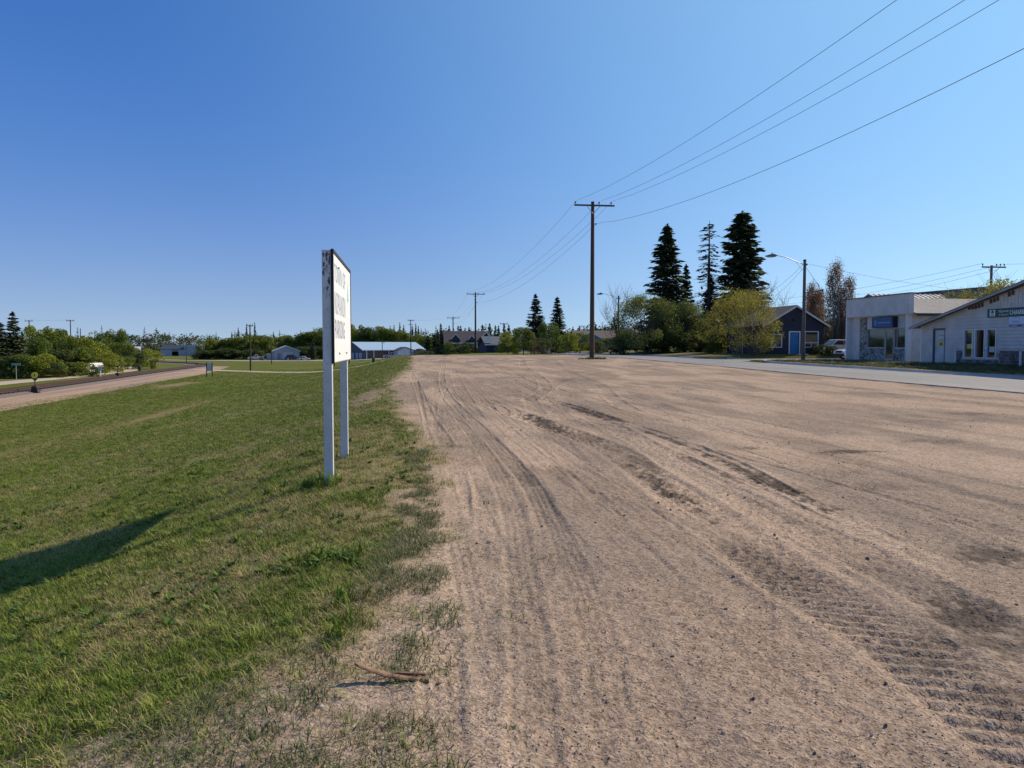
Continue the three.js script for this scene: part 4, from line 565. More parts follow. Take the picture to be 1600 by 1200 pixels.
{ // navy house with a bright blue door
  const t = thing('navy_house', 'small navy gabled house with bright blue door', 'house', 37.44, 71.6, { y: 0.70 }), navy = painted([0.026, 0.031, 0.055], 0.7), y0 = 0.05;
  const shape = new THREE.Shape([[-3.06, -0.3], [3.06, -0.3], [3.06, 2.9], [0, 4.66], [-3.06, 2.9]].map(([x, y]) => new THREE.Vector2(x, y)));
  for (const [a, b, c, d] of [[-0.47, 0.50, -0.02, 2.16], [1.08, 2.54, 0.68, 2.28], [-2.46, -1.27, 0.68, 2.0]]) shape.holes.push(new THREE.Path([[a, c], [b, c], [b, d], [a, d]].map(([x, y]) => new THREE.Vector2(x, y))));
  obj('front_wall', new THREE.ExtrudeGeometry(shape, { depth: 0.18, bevelEnabled: false }).translate(0, 0, -0.18), navy, t);
  obj('wall', [box(0.18, 3.2, 8.8, -2.97, -0.3, -4.59), box(0.18, 3.2, 8.8, 2.97, -0.3, -4.59), box(5.7, 3.2, 0.18, 0, -0.3, -8.9)], navy, t);
  const lap = []; for (let y = 0.02; y < 4.4; y += 0.16) { const hw = y < 2.82 ? 3.05 : 3.05 - (y - 2.82) / 0.577; let sp = [[-hw, hw]]; for (const [a, b, c, d] of [[-0.58, 0.61, -1, 2.28], [0.98, 2.64, 0.58, 2.38], [-2.56, -1.17, 0.58, 2.1]]) if (y + 0.16 > c && y < d) sp = sp.flatMap(([p, q]) => (b <= p || a >= q ? [[p, q]] : [[p, a], [b, q]])).filter(([p, q]) => q - p > 0.05); for (const [p, q] of sp) lap.push(new THREE.BoxGeometry(q - p, 0.158, 0.014).rotateX(0.09).translate((p + q) / 2, y + 0.08, 0.008)); }
  stuff(obj('lap_siding', lap, navy, t));
  const frame = mats.trim;
  const door = obj('door', box(0.93, 2.12, 0.06, 0.015, 0.02, -0.09), mat([0.015, 0.20, 0.46], 0.45), t); obj('door_frame', [box(0.11, 2.28, 0.14, -0.53, 0, 0.0), box(0.11, 2.28, 0.14, 0.56, 0, 0.0), box(0.98, 0.11, 0.14, 0.015, 2.17, 0.0)], frame, door); obj('handle', new THREE.SphereGeometry(0.04, 8, 6).translate(0.36, 1.0, -0.03), mats.metal, door);
  obj('door_panel', [box(0.3, 0.7, 0.02, -0.19, 1.2, -0.055), box(0.3, 0.7, 0.02, 0.22, 1.2, -0.055), box(0.3, 0.75, 0.02, -0.19, 0.25, -0.055), box(0.3, 0.75, 0.02, 0.22, 0.25, -0.055)], mat([0.012, 0.17, 0.40], 0.45), door);
  framedWindow(t, { x: 1.16, y: 0.76, z: -0.03, w: 1.30, h: 1.44, face: 'front', t: 0.085, depth: 0.14, glassMat: mats.clear, bars: [[0, 0.36, 1.30, 0.07], [0.61, 0, 0.06, 0.36]] });
  framedWindow(t, { x: -2.38, y: 0.76, z: -0.03, w: 1.03, h: 1.16, face: 'front', t: 0.085, depth: 0.14, glassMat: mats.clear });
  obj('step', [box(1.3, 0.16, 0.8, 0, -0.16, 0.5)], mats.concrete, t); obj('interior', [box(5.7, 0.06, 8.6, 0, -0.06, -4.5), box(5.7, 2.6, 0.1, 0, 0.02, -4), box(5.7, 0.08, 8.6, 0, 2.75, -4.5)], mats.room, t);
  const roof = obj('roof', [slab([[0, 4.84, 0.45], [-3.55, 2.79, 0.45], [-3.55, 2.79, -9.4], [0, 4.84, -9.4]].reverse(), 0.09), slab([[0, 4.84, 0.45], [3.55, 2.79, 0.45], [3.55, 2.79, -9.4], [0, 4.84, -9.4]], 0.09)], shingleDark, t);
  for (const k of [-1, 1]) obj('rake_board', new THREE.BoxGeometry(4.1, 0.17, 0.05).rotateZ(-k * 0.5236).translate(k * 1.775, 3.70, 0.478), mats.offWhite, roof);
  obj('gable_lamp', [box(0.14, 0.24, 0.12, -0.12, 3.25, 0.08), bar([-0.12, 3.5, 0.02], [-0.12, 3.5, 0.2], 0.02)], mats.dark, t);
}
function gableHouse(o) { // a plain gabled building: ridge along x, front towards +z
  const { name, label, cat = 'building', u, s, y, turn = 0, w, d, h, rise, wall, roof, over = 0.4, ridge = 'x', trim = mats.trim } = o, t = thing(name, label, cat, u, s, { turn, y });
  if (ridge === 'x') {
    obj('wall', [box(w, h + 0.4, 0.2, 0, -0.4, d / 2 - 0.1), box(w, h + 0.4, 0.2, 0, -0.4, -d / 2 + 0.1), ...[-1, 1].map((k) => prism([[-d / 2 + 0.2, -0.4], [d / 2 - 0.2, -0.4], [d / 2 - 0.2, h], [0, h + rise * 0.97], [-d / 2 + 0.2, h]], 0.2).rotateY(Math.PI / 2).translate(k * (w / 2 - 0.1) - 0.1, 0, 0))], wall, t);
    const e = rise * over / (d / 2), rf = obj('roof', [slab([[-w / 2 - over, h + rise + 0.08, 0], [-w / 2 - over, h - e + 0.08, d / 2 + over], [w / 2 + over, h - e + 0.08, d / 2 + over], [w / 2 + over, h + rise + 0.08, 0]], 0.12), slab([[w / 2 + over, h + rise + 0.08, 0], [w / 2 + over, h - e + 0.08, -d / 2 - over], [-w / 2 - over, h - e + 0.08, -d / 2 - over], [-w / 2 - over, h + rise + 0.08, 0]], 0.12)], roof, t);
    obj('eave_trim', box(w + 2 * over, 0.2, 0.05, 0, h - e - 0.14, d / 2 + over + 0.03), trim, rf);
  } else {
    obj('wall', [box(0.2, h + 0.4, d - 0.4, -w / 2 + 0.1, -0.4, 0), box(0.2, h + 0.4, d - 0.4, w / 2 - 0.1, -0.4, 0), ...[-1, 1].map((k) => prism([[-w / 2, -0.4], [w / 2, -0.4], [w / 2, h], [0, h + rise * 0.97], [-w / 2, h]], 0.2).translate(0, 0, k * (d / 2 - 0.1) - 0.1))], wall, t);
    const e = rise * over / (w / 2), rf = obj('roof', [slab([[0, h + rise + 0.08, d / 2 + over], [w / 2 + over, h - e + 0.08, d / 2 + over], [w / 2 + over, h - e + 0.08, -d / 2 - over], [0, h + rise + 0.08, -d / 2 - over]], 0.12), slab([[0, h + rise + 0.08, -d / 2 - over], [-w / 2 - over, h - e + 0.08, -d / 2 - over], [-w / 2 - over, h - e + 0.08, d / 2 + over], [0, h + rise + 0.08, d / 2 + over]], 0.12)], roof, t);
    const L = Math.hypot(w / 2 + over, rise + e), a = Math.atan2(rise + e, w / 2 + over); for (const k of [-1, 1]) obj('rake_board', new THREE.BoxGeometry(L, 0.2, 0.05).rotateZ(-k * a).translate(k * (w / 2 + over) / 2, h + (rise - e) / 2 - 0.05, d / 2 + over + 0.03), trim, rf);
  }
  return t;
}
const ribbed = (parent, name, n, place, m) => { for (let k = 0; k < n; k++) obj(name, place(k), m, parent); };
{ // buildings behind the shops
  const green = painted([0.15, 0.215, 0.205], 0.6), g = gableHouse({ name: 'green_warehouse', label: 'long grey green metal warehouse behind the white shop', u: 64, s: 78.5, y: 0.4, w: 18, d: 21, h: 6.75, rise: 0.15, wall: green, roof: mat([0.10, 0.13, 0.13], 0.6), over: 0.15 });
  stuff(obj('wall_rib', Array.from({ length: 40 }, (_, k) => box(0.05, 6.7, 0.06, -9.02, 0, -10.3 + k * 0.528)), green, g));
  const paleRoof = mat([0.34, 0.27, 0.24], 0.5), rib = mat([0.66, 0.66, 0.66], 0.45);
  for (const [u, s, w, d, h, rise, label, cnt] of [[63.5, 61.6, 17, 8, 6.2, 1.25, 'tall shed with pale ribbed metal roof behind the office', 34], [50.4, 73.2, 8, 5.5, 5.3, 1.0, 'low shed with pale ribbed roof behind the shop parapet', 16]]) {
    const t = gableHouse({ name: 'ribbed_shed', label, u, s, y: 0.4, w, d, h, rise, wall: painted([0.20, 0.13, 0.11], 0.7), roof: paleRoof, over: 0.3 }), L = Math.hypot(d / 2 + 0.3, rise * (1 + 0.6 / d)), a = Math.atan2(rise, d / 2);
    for (let k = 0; k < cnt; k++) obj('roof_rib', new THREE.BoxGeometry(0.11, 0.06, L).rotateX(a).translate(-w / 2 - 0.2 + (w + 0.4) * k / (cnt - 1), h + rise / 2 + 0.12 - 0.05, d / 4 + 0.12), rib, t);
  }
}
{ // the blue roofed hall far beyond the lane, with its white porch
  const wall = painted([0.10, 0.115, 0.16], 0.7), hallRoof = mat([0.34, 0.46, 0.58], 0.4), t = gableHouse({ name: 'blue_roofed_hall', label: 'long hall with pale blue metal roof and white gabled porch', u: -8.0, s: 249.5, y: -2.72, turn: 0.5, w: 21, d: 13, h: 3.3, rise: 2.2, wall, roof: hallRoof, over: 0.7, trim: mat([0.72, 0.76, 0.80], 0.5) });
  const white = painted([0.68, 0.69, 0.72], 0.7), porch = obj('porch', prism([[-3.4, 0], [3.6, 0], [3.6, 2.5], [-0.9, 3.9], [-3.4, 3.0]], 3).translate(3.2, 0, 6.6), white, t); obj('porch_roof', [slab([[-0.9, 4.05, 9.9], [3.9, 2.5, 9.9], [3.9, 2.5, 6.4], [-0.9, 4.05, 6.4]].map(([x, y, z]) => [x + 3.2, y, z]), 0.14), slab([[-0.9, 4.05, 6.4], [-3.8, 2.98, 6.4], [-3.8, 2.98, 9.9], [-0.9, 4.05, 9.9]].map(([x, y, z]) => [x + 3.2, y, z]), 0.14)], mat([0.06, 0.065, 0.085], 0.7), porch);
  obj('lettering', [box(1.6, 0.22, 0.03, 5.2, 2.12, 9.62), box(1.9, 0.22, 0.03, 5.1, 1.62, 9.62)], mats.dark, porch);
  obj('ramp', prism([[0, 0], [4.4, 0], [4.4, 2.6], [3.6, 2.3], [0.6, 0.9], [0, 0.8]], 1.2).translate(4.6, 0.02, 10.1), mats.whitePaint, t);
  obj('brick_panel', box(6.2, 2.4, 0.12, -5.4, 0, 6.58), painted([0.13, 0.085, 0.075], 0.9), t);
  for (const x of [-9.6, -7.2, -2.1]) obj('porch_post', box(0.18, 3.05, 0.18, x, 0, 7.0), mats.trim, t);
  for (const [x, y] of [[-1.3, 0.4], [-0.3, 0.4]]) framedWindow(t, { x, y, z: 6.56, w: 0.7, h: 1.5, face: 'front', t: 0.12 });
  for (const z of [-4.6, -1.6, 1.4, 4.0]) framedWindow(t, { x: -10.52, y: 0.5, z, w: 1.3, h: 1.5, face: 'left', t: 0.14, glassMat: mat([0.45, 0.52, 0.58], 0.2) });
  for (const [x, z] of [[1.2, -0.5], [5.4, -0.5], [-0.6, 0.8]]) obj('vent_pipe', cyl(0.12, 0.12, 1.0, x, 5.2, z, 8), mats.dark, t);
}
{ // grey metal shed with an overhead door
  const grey = painted([0.34, 0.37, 0.42], 0.6), t = gableHouse({ name: 'metal_shed', label: 'grey metal shed with gable front and overhead door', u: -38.6, s: 249, y: -2.62, turn: 0.22, w: 7.6, d: 9, h: 2.75, rise: 1.5, ridge: 'z', wall: grey, roof: mat([0.38, 0.44, 0.50], 0.45), trim: mat([0.55, 0.6, 0.64], 0.5) });
  const door = obj('overhead_door', box(3.0, 2.3, 0.06, 0.3, 0, 4.54), painted([0.44, 0.46, 0.50], 0.6), t); for (let k = 0; k < 5; k++) obj('door_slat', box(2.95, 0.42, 0.03, 0.3, 0.02 + k * 0.455, 4.585), painted([0.47, 0.49, 0.53], 0.6), door);
  obj('side_door', box(0.9, 2.0, 0.06, -2.3, 0, 4.54), mat([0.20, 0.22, 0.26], 0.6), t); obj('lean_to', [box(1.9, 2.1, 5, -4.75, -0.2, 1.6)], painted([0.30, 0.33, 0.38], 0.6), t);
}
{ // white buildings far to the left
  const a = thing('far_workshop', 'far low white workshop with dark roof and open bay', 'building', -105, 367, { y: -2.95, turn: -0.1 }), aw = painted([0.46, 0.48, 0.53], 0.7);
  obj('wall', [box(0.2, 3.7, 9, -5.15, -0.4, 0), box(0.2, 3.7, 9, 5.15, -0.4, 0), box(10.1, 3.7, 0.2, 0, -0.4, -4.4), box(4.8, 3.7, 0.2, -2.65, -0.4, 4.4), box(2.4, 3.7, 0.2, 3.85, -0.4, 4.4)], aw, a); obj('bay_header', box(2.9, 1.2, 0.16, 1.2, 2.1, 4.4), painted([0.3, 0.32, 0.36], 0.7), a); obj('floor', box(10.1, 0.1, 8.6, 0, -0.1, 0), mats.concrete, a); obj('gable', [-1, 1].map((k) => prism([[-4.5, 3.3], [4.5, 3.3], [0, 4.95]], 0.2).rotateY(Math.PI / 2).translate(k * 5.15 - 0.1, 0, 0)), aw, a);
  obj('roof', [slab([[-5.7, 5.08, 0], [-5.7, 3.2, 5], [5.7, 3.2, 5], [5.7, 5.08, 0]], 0.12), slab([[5.7, 5.08, 0], [5.7, 3.2, -5], [-5.7, 3.2, -5], [-5.7, 5.08, 0]], 0.12)], mat([0.045, 0.06, 0.085], 0.6), a);
  const b = thing('far_warehouse', 'far flat roofed pale metal warehouse beside the workshop', 'building', -96.2, 366, { y: -2.95, turn: -0.1 });
  obj('wall', box(7.4, 4.7, 9, 0, -0.3, 0), painted([0.40, 0.41, 0.47], 0.6), b); obj('fascia', box(7.7, 0.7, 9.3, 0, 4.4, 0), painted([0.48, 0.50, 0.52], 0.6), b); for (let k = 0; k < 9; k++) obj('wall_panel', box(0.72, 4.0, 0.06, -3.2 + k * 0.8, 0.1, 4.53), painted([0.43, 0.44, 0.50], 0.6), b);
  gableHouse({ name: 'far_cottage', label: 'pale cottage roof glimpsed behind the lone willow bush', u: -122, s: 360, y: -2.9, w: 7, d: 7, h: 2.6, rise: 1.6, wall: painted([0.5, 0.48, 0.46], 0.7), roof: mat([0.55, 0.55, 0.56], 0.5), turn: 0.3 });
}
{ // dark houses past the end of the lot
  const dk = painted([0.040, 0.038, 0.048], 0.8), t = gableHouse({ name: 'gabled_house', label: 'dark house with steep roof and white edged dormer gables', cat: 'house', u: 12.4, s: 171, y: -0.55, w: 9.5, d: 8, h: 3.0, rise: 2.35, wall: dk, roof: mat([0.055, 0.045, 0.055], 0.9), over: 0.4 });
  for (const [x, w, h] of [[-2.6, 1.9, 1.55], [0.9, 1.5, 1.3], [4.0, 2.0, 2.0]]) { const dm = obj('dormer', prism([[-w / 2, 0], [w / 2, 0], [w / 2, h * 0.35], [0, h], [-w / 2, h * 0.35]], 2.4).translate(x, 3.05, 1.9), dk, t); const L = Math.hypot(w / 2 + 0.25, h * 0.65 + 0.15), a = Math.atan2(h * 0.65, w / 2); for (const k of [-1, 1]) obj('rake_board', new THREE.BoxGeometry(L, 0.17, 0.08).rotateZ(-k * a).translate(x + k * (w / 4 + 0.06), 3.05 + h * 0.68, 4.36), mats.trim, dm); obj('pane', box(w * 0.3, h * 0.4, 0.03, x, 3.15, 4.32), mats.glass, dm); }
  for (const x of [2.0, 3.3]) obj('porch_post', box(0.2, 2.9, 0.2, x, 0, 4.5), mats.trim, t);
  const g = gableHouse({ name: 'navy_garage', label: 'navy garage with grey hipped roof at the end of the lot', cat: 'garage', u: 16.6, s: 142, y: 0.25, w: 6.6, d: 6, h: 1.75, rise: 1.25, turn: 0.12, wall: painted([0.018, 0.022, 0.060], 0.7), roof: mat([0.10, 0.11, 0.13], 0.9), over: 0.4 });
  obj('garage_door', box(2.6, 1.5, 0.05, -0.6, 0, 3.03), painted([0.022, 0.026, 0.07], 0.6), g); obj('gable_end', prism([[-0.8, 0], [0.8, 0], [0, 1.0]], 0.3).translate(-3.0, 2.1, 2.9), mats.trim, g);
  const b = gableHouse({ name: 'brown_bungalow', label: 'bungalow with brown roof behind the grass bank and dark hedge', cat: 'house', u: 38.6, s: 150, y: 0.55, w: 13, d: 8, h: 2.4, rise: 1.6, wall: painted([0.17, 0.17, 0.19], 0.8), roof: shingleBrown, over: 0.5 });
  obj('front_gable', prism([[-2.4, 0], [2.4, 0], [2.4, 2.2], [0, 3.6], [-2.4, 2.2]], 2).translate(-4.2, 0, 3.2), painted([0.13, 0.14, 0.17], 0.8), b); for (const k of [-1, 1]) obj('rake_board', new THREE.BoxGeometry(3.1, 0.2, 0.08).rotateZ(-k * 0.53).translate(-4.2 + k * 1.3, 2.95, 5.24), mats.trim, b);
}

// ---------- the parking sign ----------
{
  const t = thing('parking_sign', 'white town parking sign on two painted square posts', 'sign', -0.90, 8.72);
  const y0 = t.position.y, A = (abs) => abs - y0;           // the sign's own heights count from its base
  const post = (z, top, x) => { const o = obj('post', rbox(0.098, top + 0.35, 0.098, x, -0.35, z, 0.006), mats.postPaint, t); return o; };
  const near = post(0, A(2.555), 0); post(-2.06, A(2.50), 0.0);
  { const r = rng(9), gs = []; for (let k = 0; k < 42; k++) { const h = 0.012 + 0.09 * r() * r(); gs.push(box(0.003 + 0.011 * r(), h, 0.003, (r() - 0.5) * 0.08, A(1.85) + 0.69 * Math.pow(r(), 0.5) - h, 0.0496)); } for (let k = 0; k < 7; k++) gs.push(box(0.008, 0.008, 0.004, (r() - 0.5) * 0.02, A(0.9 + k * 0.2), 0.0498)); obj('bare_wood_flakes', gs, mat([0.13, 0.115, 0.105], 0.9), near); }
  const th = 0.016, x = 0.060, zc = -1.18, W2 = 2.44, H2 = 1.225, b = A(1.315);
  const panel = obj('panel', box(th, H2, W2, x, b, zc), mat([0.30, 0.28, 0.25], 0.85), t);
  const f = 0.022; obj('panel_frame', [box(th + 0.012, f + 0.014, W2 + 0.04, x + 0.004, b + H2 - 0.012, zc), box(th + 0.012, H2 + 0.02, 0.026, x + 0.004, b - 0.004, zc + W2 / 2 + 0.012), box(th + 0.012, H2 + 0.02, 0.026, x + 0.004, b - 0.004, zc - W2 / 2 - 0.012)], mat([0.018, 0.017, 0.02], 0.7), panel);
  const face = canvasTex(2048, 1024, (c, w, h) => {
    c.fillStyle = '#e9ebe9'; c.fillRect(0, 0, w, h); const r = rng(31);
    for (let k = 0; k < 1500; k++) { c.fillStyle = `rgba(${150 + 60 * r() | 0},${150 + 55 * r() | 0},${140 + 50 * r() | 0},${0.03 + 0.05 * r()})`; c.fillRect(r() * w, r() * h, 2 + 10 * r(), 10 + 90 * r() * r()); }
    for (let k = 0; k < 40; k++) { c.fillStyle = `rgba(120,110,90,${0.05 + 0.08 * r()})`; c.fillRect(r() * w, h * (0.78 + 0.1 * r()), 3 + 12 * r(), h * 0.25 * r()); }
    const line = (txt, x0, x1, top, bot, col) => { c.save(); c.font = 'bold 200px sans-serif'; c.textBaseline = 'alphabetic'; const m = c.measureText(txt).width; c.translate(x0 * w, bot * h); c.scale((x1 - x0) * w / m, (bot - top) * h / 146); c.fillStyle = col; c.fillText(txt, 0, 0); c.restore(); };
    line('TOWN OF', 0.045, 0.665, 0.075, 0.245, '#8a97a0'); line('NIPAWIN', 0.045, 0.655, 0.335, 0.545, '#8c949c'); line('PARKING', 0.045, 0.60, 0.595, 0.775, '#777688');
    c.globalCompositeOperation = 'source-atop'; for (let k = 0; k < 700; k++) { c.fillStyle = `rgba(236,237,236,${0.25 * r()})`; c.fillRect(0.04 * w + r() * w * 0.64, h * (0.06 + 0.73 * r()), 3 + 14 * r(), 6 + 40 * r()); }
    c.globalCompositeOperation = 'source-over'; c.fillStyle = '#6fae9f'; const cx = 0.82 * w; for (const [y, k] of [[0.16, 0.5], [0.215, 0.75], [0.275, 1]]) { c.beginPath(); c.moveTo(cx, y * h - 30); c.lineTo(cx + 95 * k, (y + 0.075) * h); c.lineTo(cx - 95 * k, (y + 0.075) * h); c.fill(); } c.fillRect(cx - 14, 0.34 * h, 28, 40);
  });
  obj('panel_face', new THREE.PlaneGeometry(W2 - 0.02, H2 - 0.03).rotateY(Math.PI / 2).translate(x + th / 2 + 0.003, b + H2 / 2 - 0.006, zc), mat(0xffffff, 0.55, { map: face }), panel, true);
  obj('bolt', [[0.62, 0.1], [0.62, 1.1], [-0.4, 0.1]].map(([q, h]) => new THREE.CylinderGeometry(0.012, 0.012, 0.02, 8).rotateZ(Math.PI / 2).translate(x + th / 2 + 0.01, b + h, zc + q)), mats.galv, panel);
}
// ---------- poles and wires ----------
function powerPole(name, u, s, top, { label, group, arm = 3.4, armY = 0.28, r = 0.17, pins = [], braces = true, second = 0, turn = 0, m = mats.pole, neutral = 0 } = {}) {
  const t = thing(name, label, 'utility pole', u, s, { group, turn }), h = top - t.position.y;
  obj('pole_shaft', [cyl(r * 1.12, r * 0.72, h + 0.6, 0, -0.6, 0, 14)], m, t);
  if (arm) { obj('crossarm', rbox(arm, 0.13, 0.11, 0.1 * arm / 3.4, h - armY - 0.13, 0.16 + r * 0.3, 0.01), m, t); if (braces) obj('brace', [bar([-0.55, h - armY - 0.12, 0.2 + r * 0.3], [0, h - armY - 0.75, r * 0.9], 0.022), bar([0.6, h - armY - 0.12, 0.2 + r * 0.3], [0, h - armY - 0.75, r * 0.9], 0.022)], mats.galv, t); for (const x of pins) obj('insulator', [cyl(0.02, 0.02, 0.16, x, h - armY, 0.16 + r * 0.3, 6), new THREE.LatheGeometry([[0, 0.16], [0.06, 0.10], [0.075, 0.14], [0.05, 0.18], [0.055, 0.24], [0, 0.27]].map(([a, b]) => new THREE.Vector2(a, b)), 10).translate(x, h - armY, 0.16 + r * 0.3)], mats.ceramic, t); }
  if (second) obj('crossarm', rbox(arm * 0.75, 0.11, 0.1, 0, h - second, 0.16, 0.01), m, t);
  if (neutral) obj('spool_bracket', [cyl(0.05, 0.05, 0.14, r + 0.08, h - neutral - 0.07, 0.02, 8), box(0.16, 0.03, 0.05, r + 0.02, h - neutral, 0.02)], mats.ceramic, t);
  return t;
}
const LINE = [[16.6, -14, 13.7, 'wooden power pole at the near end of the wires'], [15.2, 63.56, 13.55, 'tall wooden power pole with crossarm standing on the gravel lot'], [12.05, 142.65, 11.45, 'wooden power pole between the lot end and the gabled house'], [11.55, 208.3, 9.45, 'wooden power pole beside the cedar columns']];
const PINS = [-1.52, 0.5, 1.52];
LINE.forEach(([u, s, top, label], i) => powerPole('power_pole', u, s, top, { label, group: 'power poles along the gravel lot', pins: PINS, neutral: 1.85, arm: 3.42, r: i === 1 ? 0.19 : 0.18 }));
function wire(name, label, pts, sag, r = 0.011, group) { // pts in world metres; hangs by sag[i] in span i
  const all = []; for (let i = 0; i < pts.length - 1; i++) for (let k = i ? 1 : 0; k <= 16; k++) { const t = k / 16, p = pts[i].clone().lerp(pts[i + 1], t); p.y -= 4 * sag[i] * t * (1 - t); all.push(p); }
  const o = obj(name, new THREE.TubeGeometry(new THREE.CatmullRomCurve3(all), all.length * 2, r, 5), mats.wire); return tag(o, label, 'wire', group);
}
['outer conductor on the crossarm ends away from the street', 'inner conductor beside the pole tops', 'conductor on the crossarm ends towards the street'].forEach((l, k) => wire('power_wire', l, LINE.map(([u, s, top]) => W(u + PINS[k] + 0.1, s - 0.2, top - 0.02)), [1.75, 1.6, 1.2], 0.0095));
wire('power_wire', 'lower neutral wire below the crossarms', LINE.map(([u, s, top]) => W(u + 0.30, s, top - 1.85)), [2.4, 1.6, 1.2], 0.0105);
// the poles of the low ground on the left: u, s, top, label, crossarm
[[-83.0, 182.5, 7.26, 'telegraph pole rising next to the ragged spruce', 1.7], [-74.0, 181.3, 7.3, 'telegraph pole rising from the middle of the roadside trees', 1.7], [-63.4, 159.7, 4.97, 'bare topped pole among the roadside trees', 0], [-71.3, 201.1, 3.7, 'thin pole at the end of the roadside trees', 0], [-58.9, 214.6, 3.87, 'thin pole in front of the far warehouse', 0], [-24.6, 124.3, 4.87, 'pole with short crossarm in front of the tree belt', 1.0], [-32.4, 187.9, 4.06, 'slim pole before the grey metal shed', 0], [0.24, 191.6, 8.05, 'double crossarm pole between hall and truck', 1.6], [-7.1, 202.7, 3.57, 'slim yard pole in front of the hall', 0], [-12.3, 161.0, 3.2, 'slim pole just past the parking sign edge', 0], [-13.6, 143.0, -0.36, 'short stub post seen under the parking sign', 0], [20.4, 168, 6.6, 'distant pole with crossarm between navy garage and forked spruce', 1.9]]
  .forEach(([u, s, top, label, arm]) => powerPole(/telegraph/.test(label) ? 'telegraph_pole' : 'wooden_pole', u, s, top, { label, arm, r: arm ? 0.13 : 0.10, armY: 0.15, braces: false, pins: arm ? [-arm * 0.4, arm * 0.4] : [], second: /double/.test(label) ? 1.3 : 0, m: mats.pole }));
wire('telegraph_wire', 'thin wire strung between the two telegraph poles', [W(-83, 182.5, 7.3), W(-74, 181.3, 7.3)], [0.1], 0.012);
wire('telegraph_wire', 'long thin wire over the far warehouse', [W(-71.3, 201, 3.65), W(-58.9, 214.6, 3.8), W(-32.4, 187.9, 4.0)], [0.3, 0.4], 0.012);
wire('service_wire', 'thin wire from the double crossarm pole towards the cedar columns', [W(0.3, 191.6, 7.9), W(11.5, 208.2, 9.2)], [0.3], 0.012);
// pole and wires behind the shops
powerPole('power_pole', 55.0, 67.3, 9.2, { label: 'grey power pole with crossarm in front of the green warehouse', arm: 2.5, armY: 0.12, r: 0.15, pins: [-1.1, 0.35, 0.75, 1.15], m: mats.greyPole });
[[-1.1, 0.1, 46.0, 122, 8.6, 1.1], [1.15, 0.1, 48.4, 122, 8.0, 1.3], [0.35, -0.5, 50, 122, 8.2, 1.5]].forEach(([x, dy, u2, s2, y2, sag], k) => wire('back_lane_wire', ['upper wire from the warehouse pole over the poplars', 'middle wire from the warehouse pole over the poplars', 'lowest wire from the warehouse pole over the poplars'][k], [W(55 + x, 67.1, 9.25 + dy), W(u2, s2, y2)], [sag], 0.012));
wire('back_lane_wire', 'wire running from the warehouse pole over the ribbed shed', [W(56.1, 67.1, 9.3), W(75, 52, 9.2)], [0.2], 0.012);
powerPole('power_pole', 47.8, 122, 8.3, { label: 'far pole whose crossarm shows beside the tallest spruce', arm: 2.5, armY: 0.12, r: 0.14, pins: [-1.1, 1.1], m: mats.greyPole });
function streetLamp(u, s, h, label, { arm = 2.5, bracket = false } = {}) {
  const t = thing('street_lamp', label, 'street lamp', u, s, { group: 'street lamps along the far kerb' });
  obj('lamp_post', cyl(0.15, 0.105, h + 0.5, 0, -0.5, 0, 12), mats.greyPole, t); obj('post_cap', [cyl(0.13, 0.11, 0.12, 0, h - 0.02, 0, 10), box(0.3, 0.12, 0.12, 0.06, h - 0.34, 0)], mats.dark, t);
  const pts = [[-0.1, h - 0.28], [-0.9, h + 0.02], [-1.7, h + 0.28], [-arm + 0.15, h + 0.38], [-arm - 0.1, h + 0.36]].map(([x, y]) => new THREE.Vector3(x, y, 0)), am = obj('lamp_arm', new THREE.TubeGeometry(new THREE.CatmullRomCurve3(pts), 24, 0.032, 6), mats.galv, t);
  obj('luminaire', prism([[0.25, 0.02], [-0.05, 0.14], [-0.35, 0.10], [-0.72, -0.02], [-0.60, -0.09], [0.1, -0.09]], 0.28, 0.03).translate(-arm - 0.02, h + 0.36, -0.14), mat([0.16, 0.16, 0.17], 0.5), am); obj('photocell', cyl(0.04, 0.04, 0.12, -arm - 0.18, h + 0.47, 0, 8), mats.dark, am); obj('lens', box(0.42, 0.05, 0.2, -arm - 0.32, h + 0.225, 0), mats.lamp, am);
  if (bracket) { const b = obj('bracket_arm', new THREE.BoxGeometry(1.45, 0.075, 0.075).rotateZ(0.16).translate(0.82, h - 2.35, 0), mats.greyPole, t); obj('bracket_knob', [cyl(0.06, 0.06, 0.2, 1.52, h - 2.36, 0, 8)], mats.dark, b); obj('stay_wire', bar([0.1, h - 0.5, 0], [1.15, h - 1.82, 0], 0.012), mats.wire, t); obj('stay_insulator', bar([1.02, h - 1.66, 0], [1.2, h - 1.9, 0], 0.035), mats.dark, t); obj('stay_wire', bar([-0.75, h - 0.05, 0], [-0.16, h - 0.75, 0], 0.010), mats.wire, t); }
  return t;
}
streetLamp(30.3, 56.5, 7.72, 'street lamp with side bracket arm on the corner by the shop', { bracket: true }); streetLamp(29.96, 109, 8.1, 'street lamp beside the wide pale green tree');
wire('service_wire', 'thin wire from the corner street lamp to behind the shop', [W(30.4, 56.5, 7.9), W(45, 60, 6.4), W(58, 64, 5.8)], [0.15, 0.1], 0.010); wire('service_wire', 'thin wire from the corner street lamp into the spruces', [W(30.2, 56.5, 7.85), W(42, 97, 7.4)], [1.2], 0.010); wire('service_wire', 'second thin wire from the corner street lamp into the spruces', [W(30.2, 56.5, 7.55), W(43, 97, 6.6)], [1.2], 0.010);
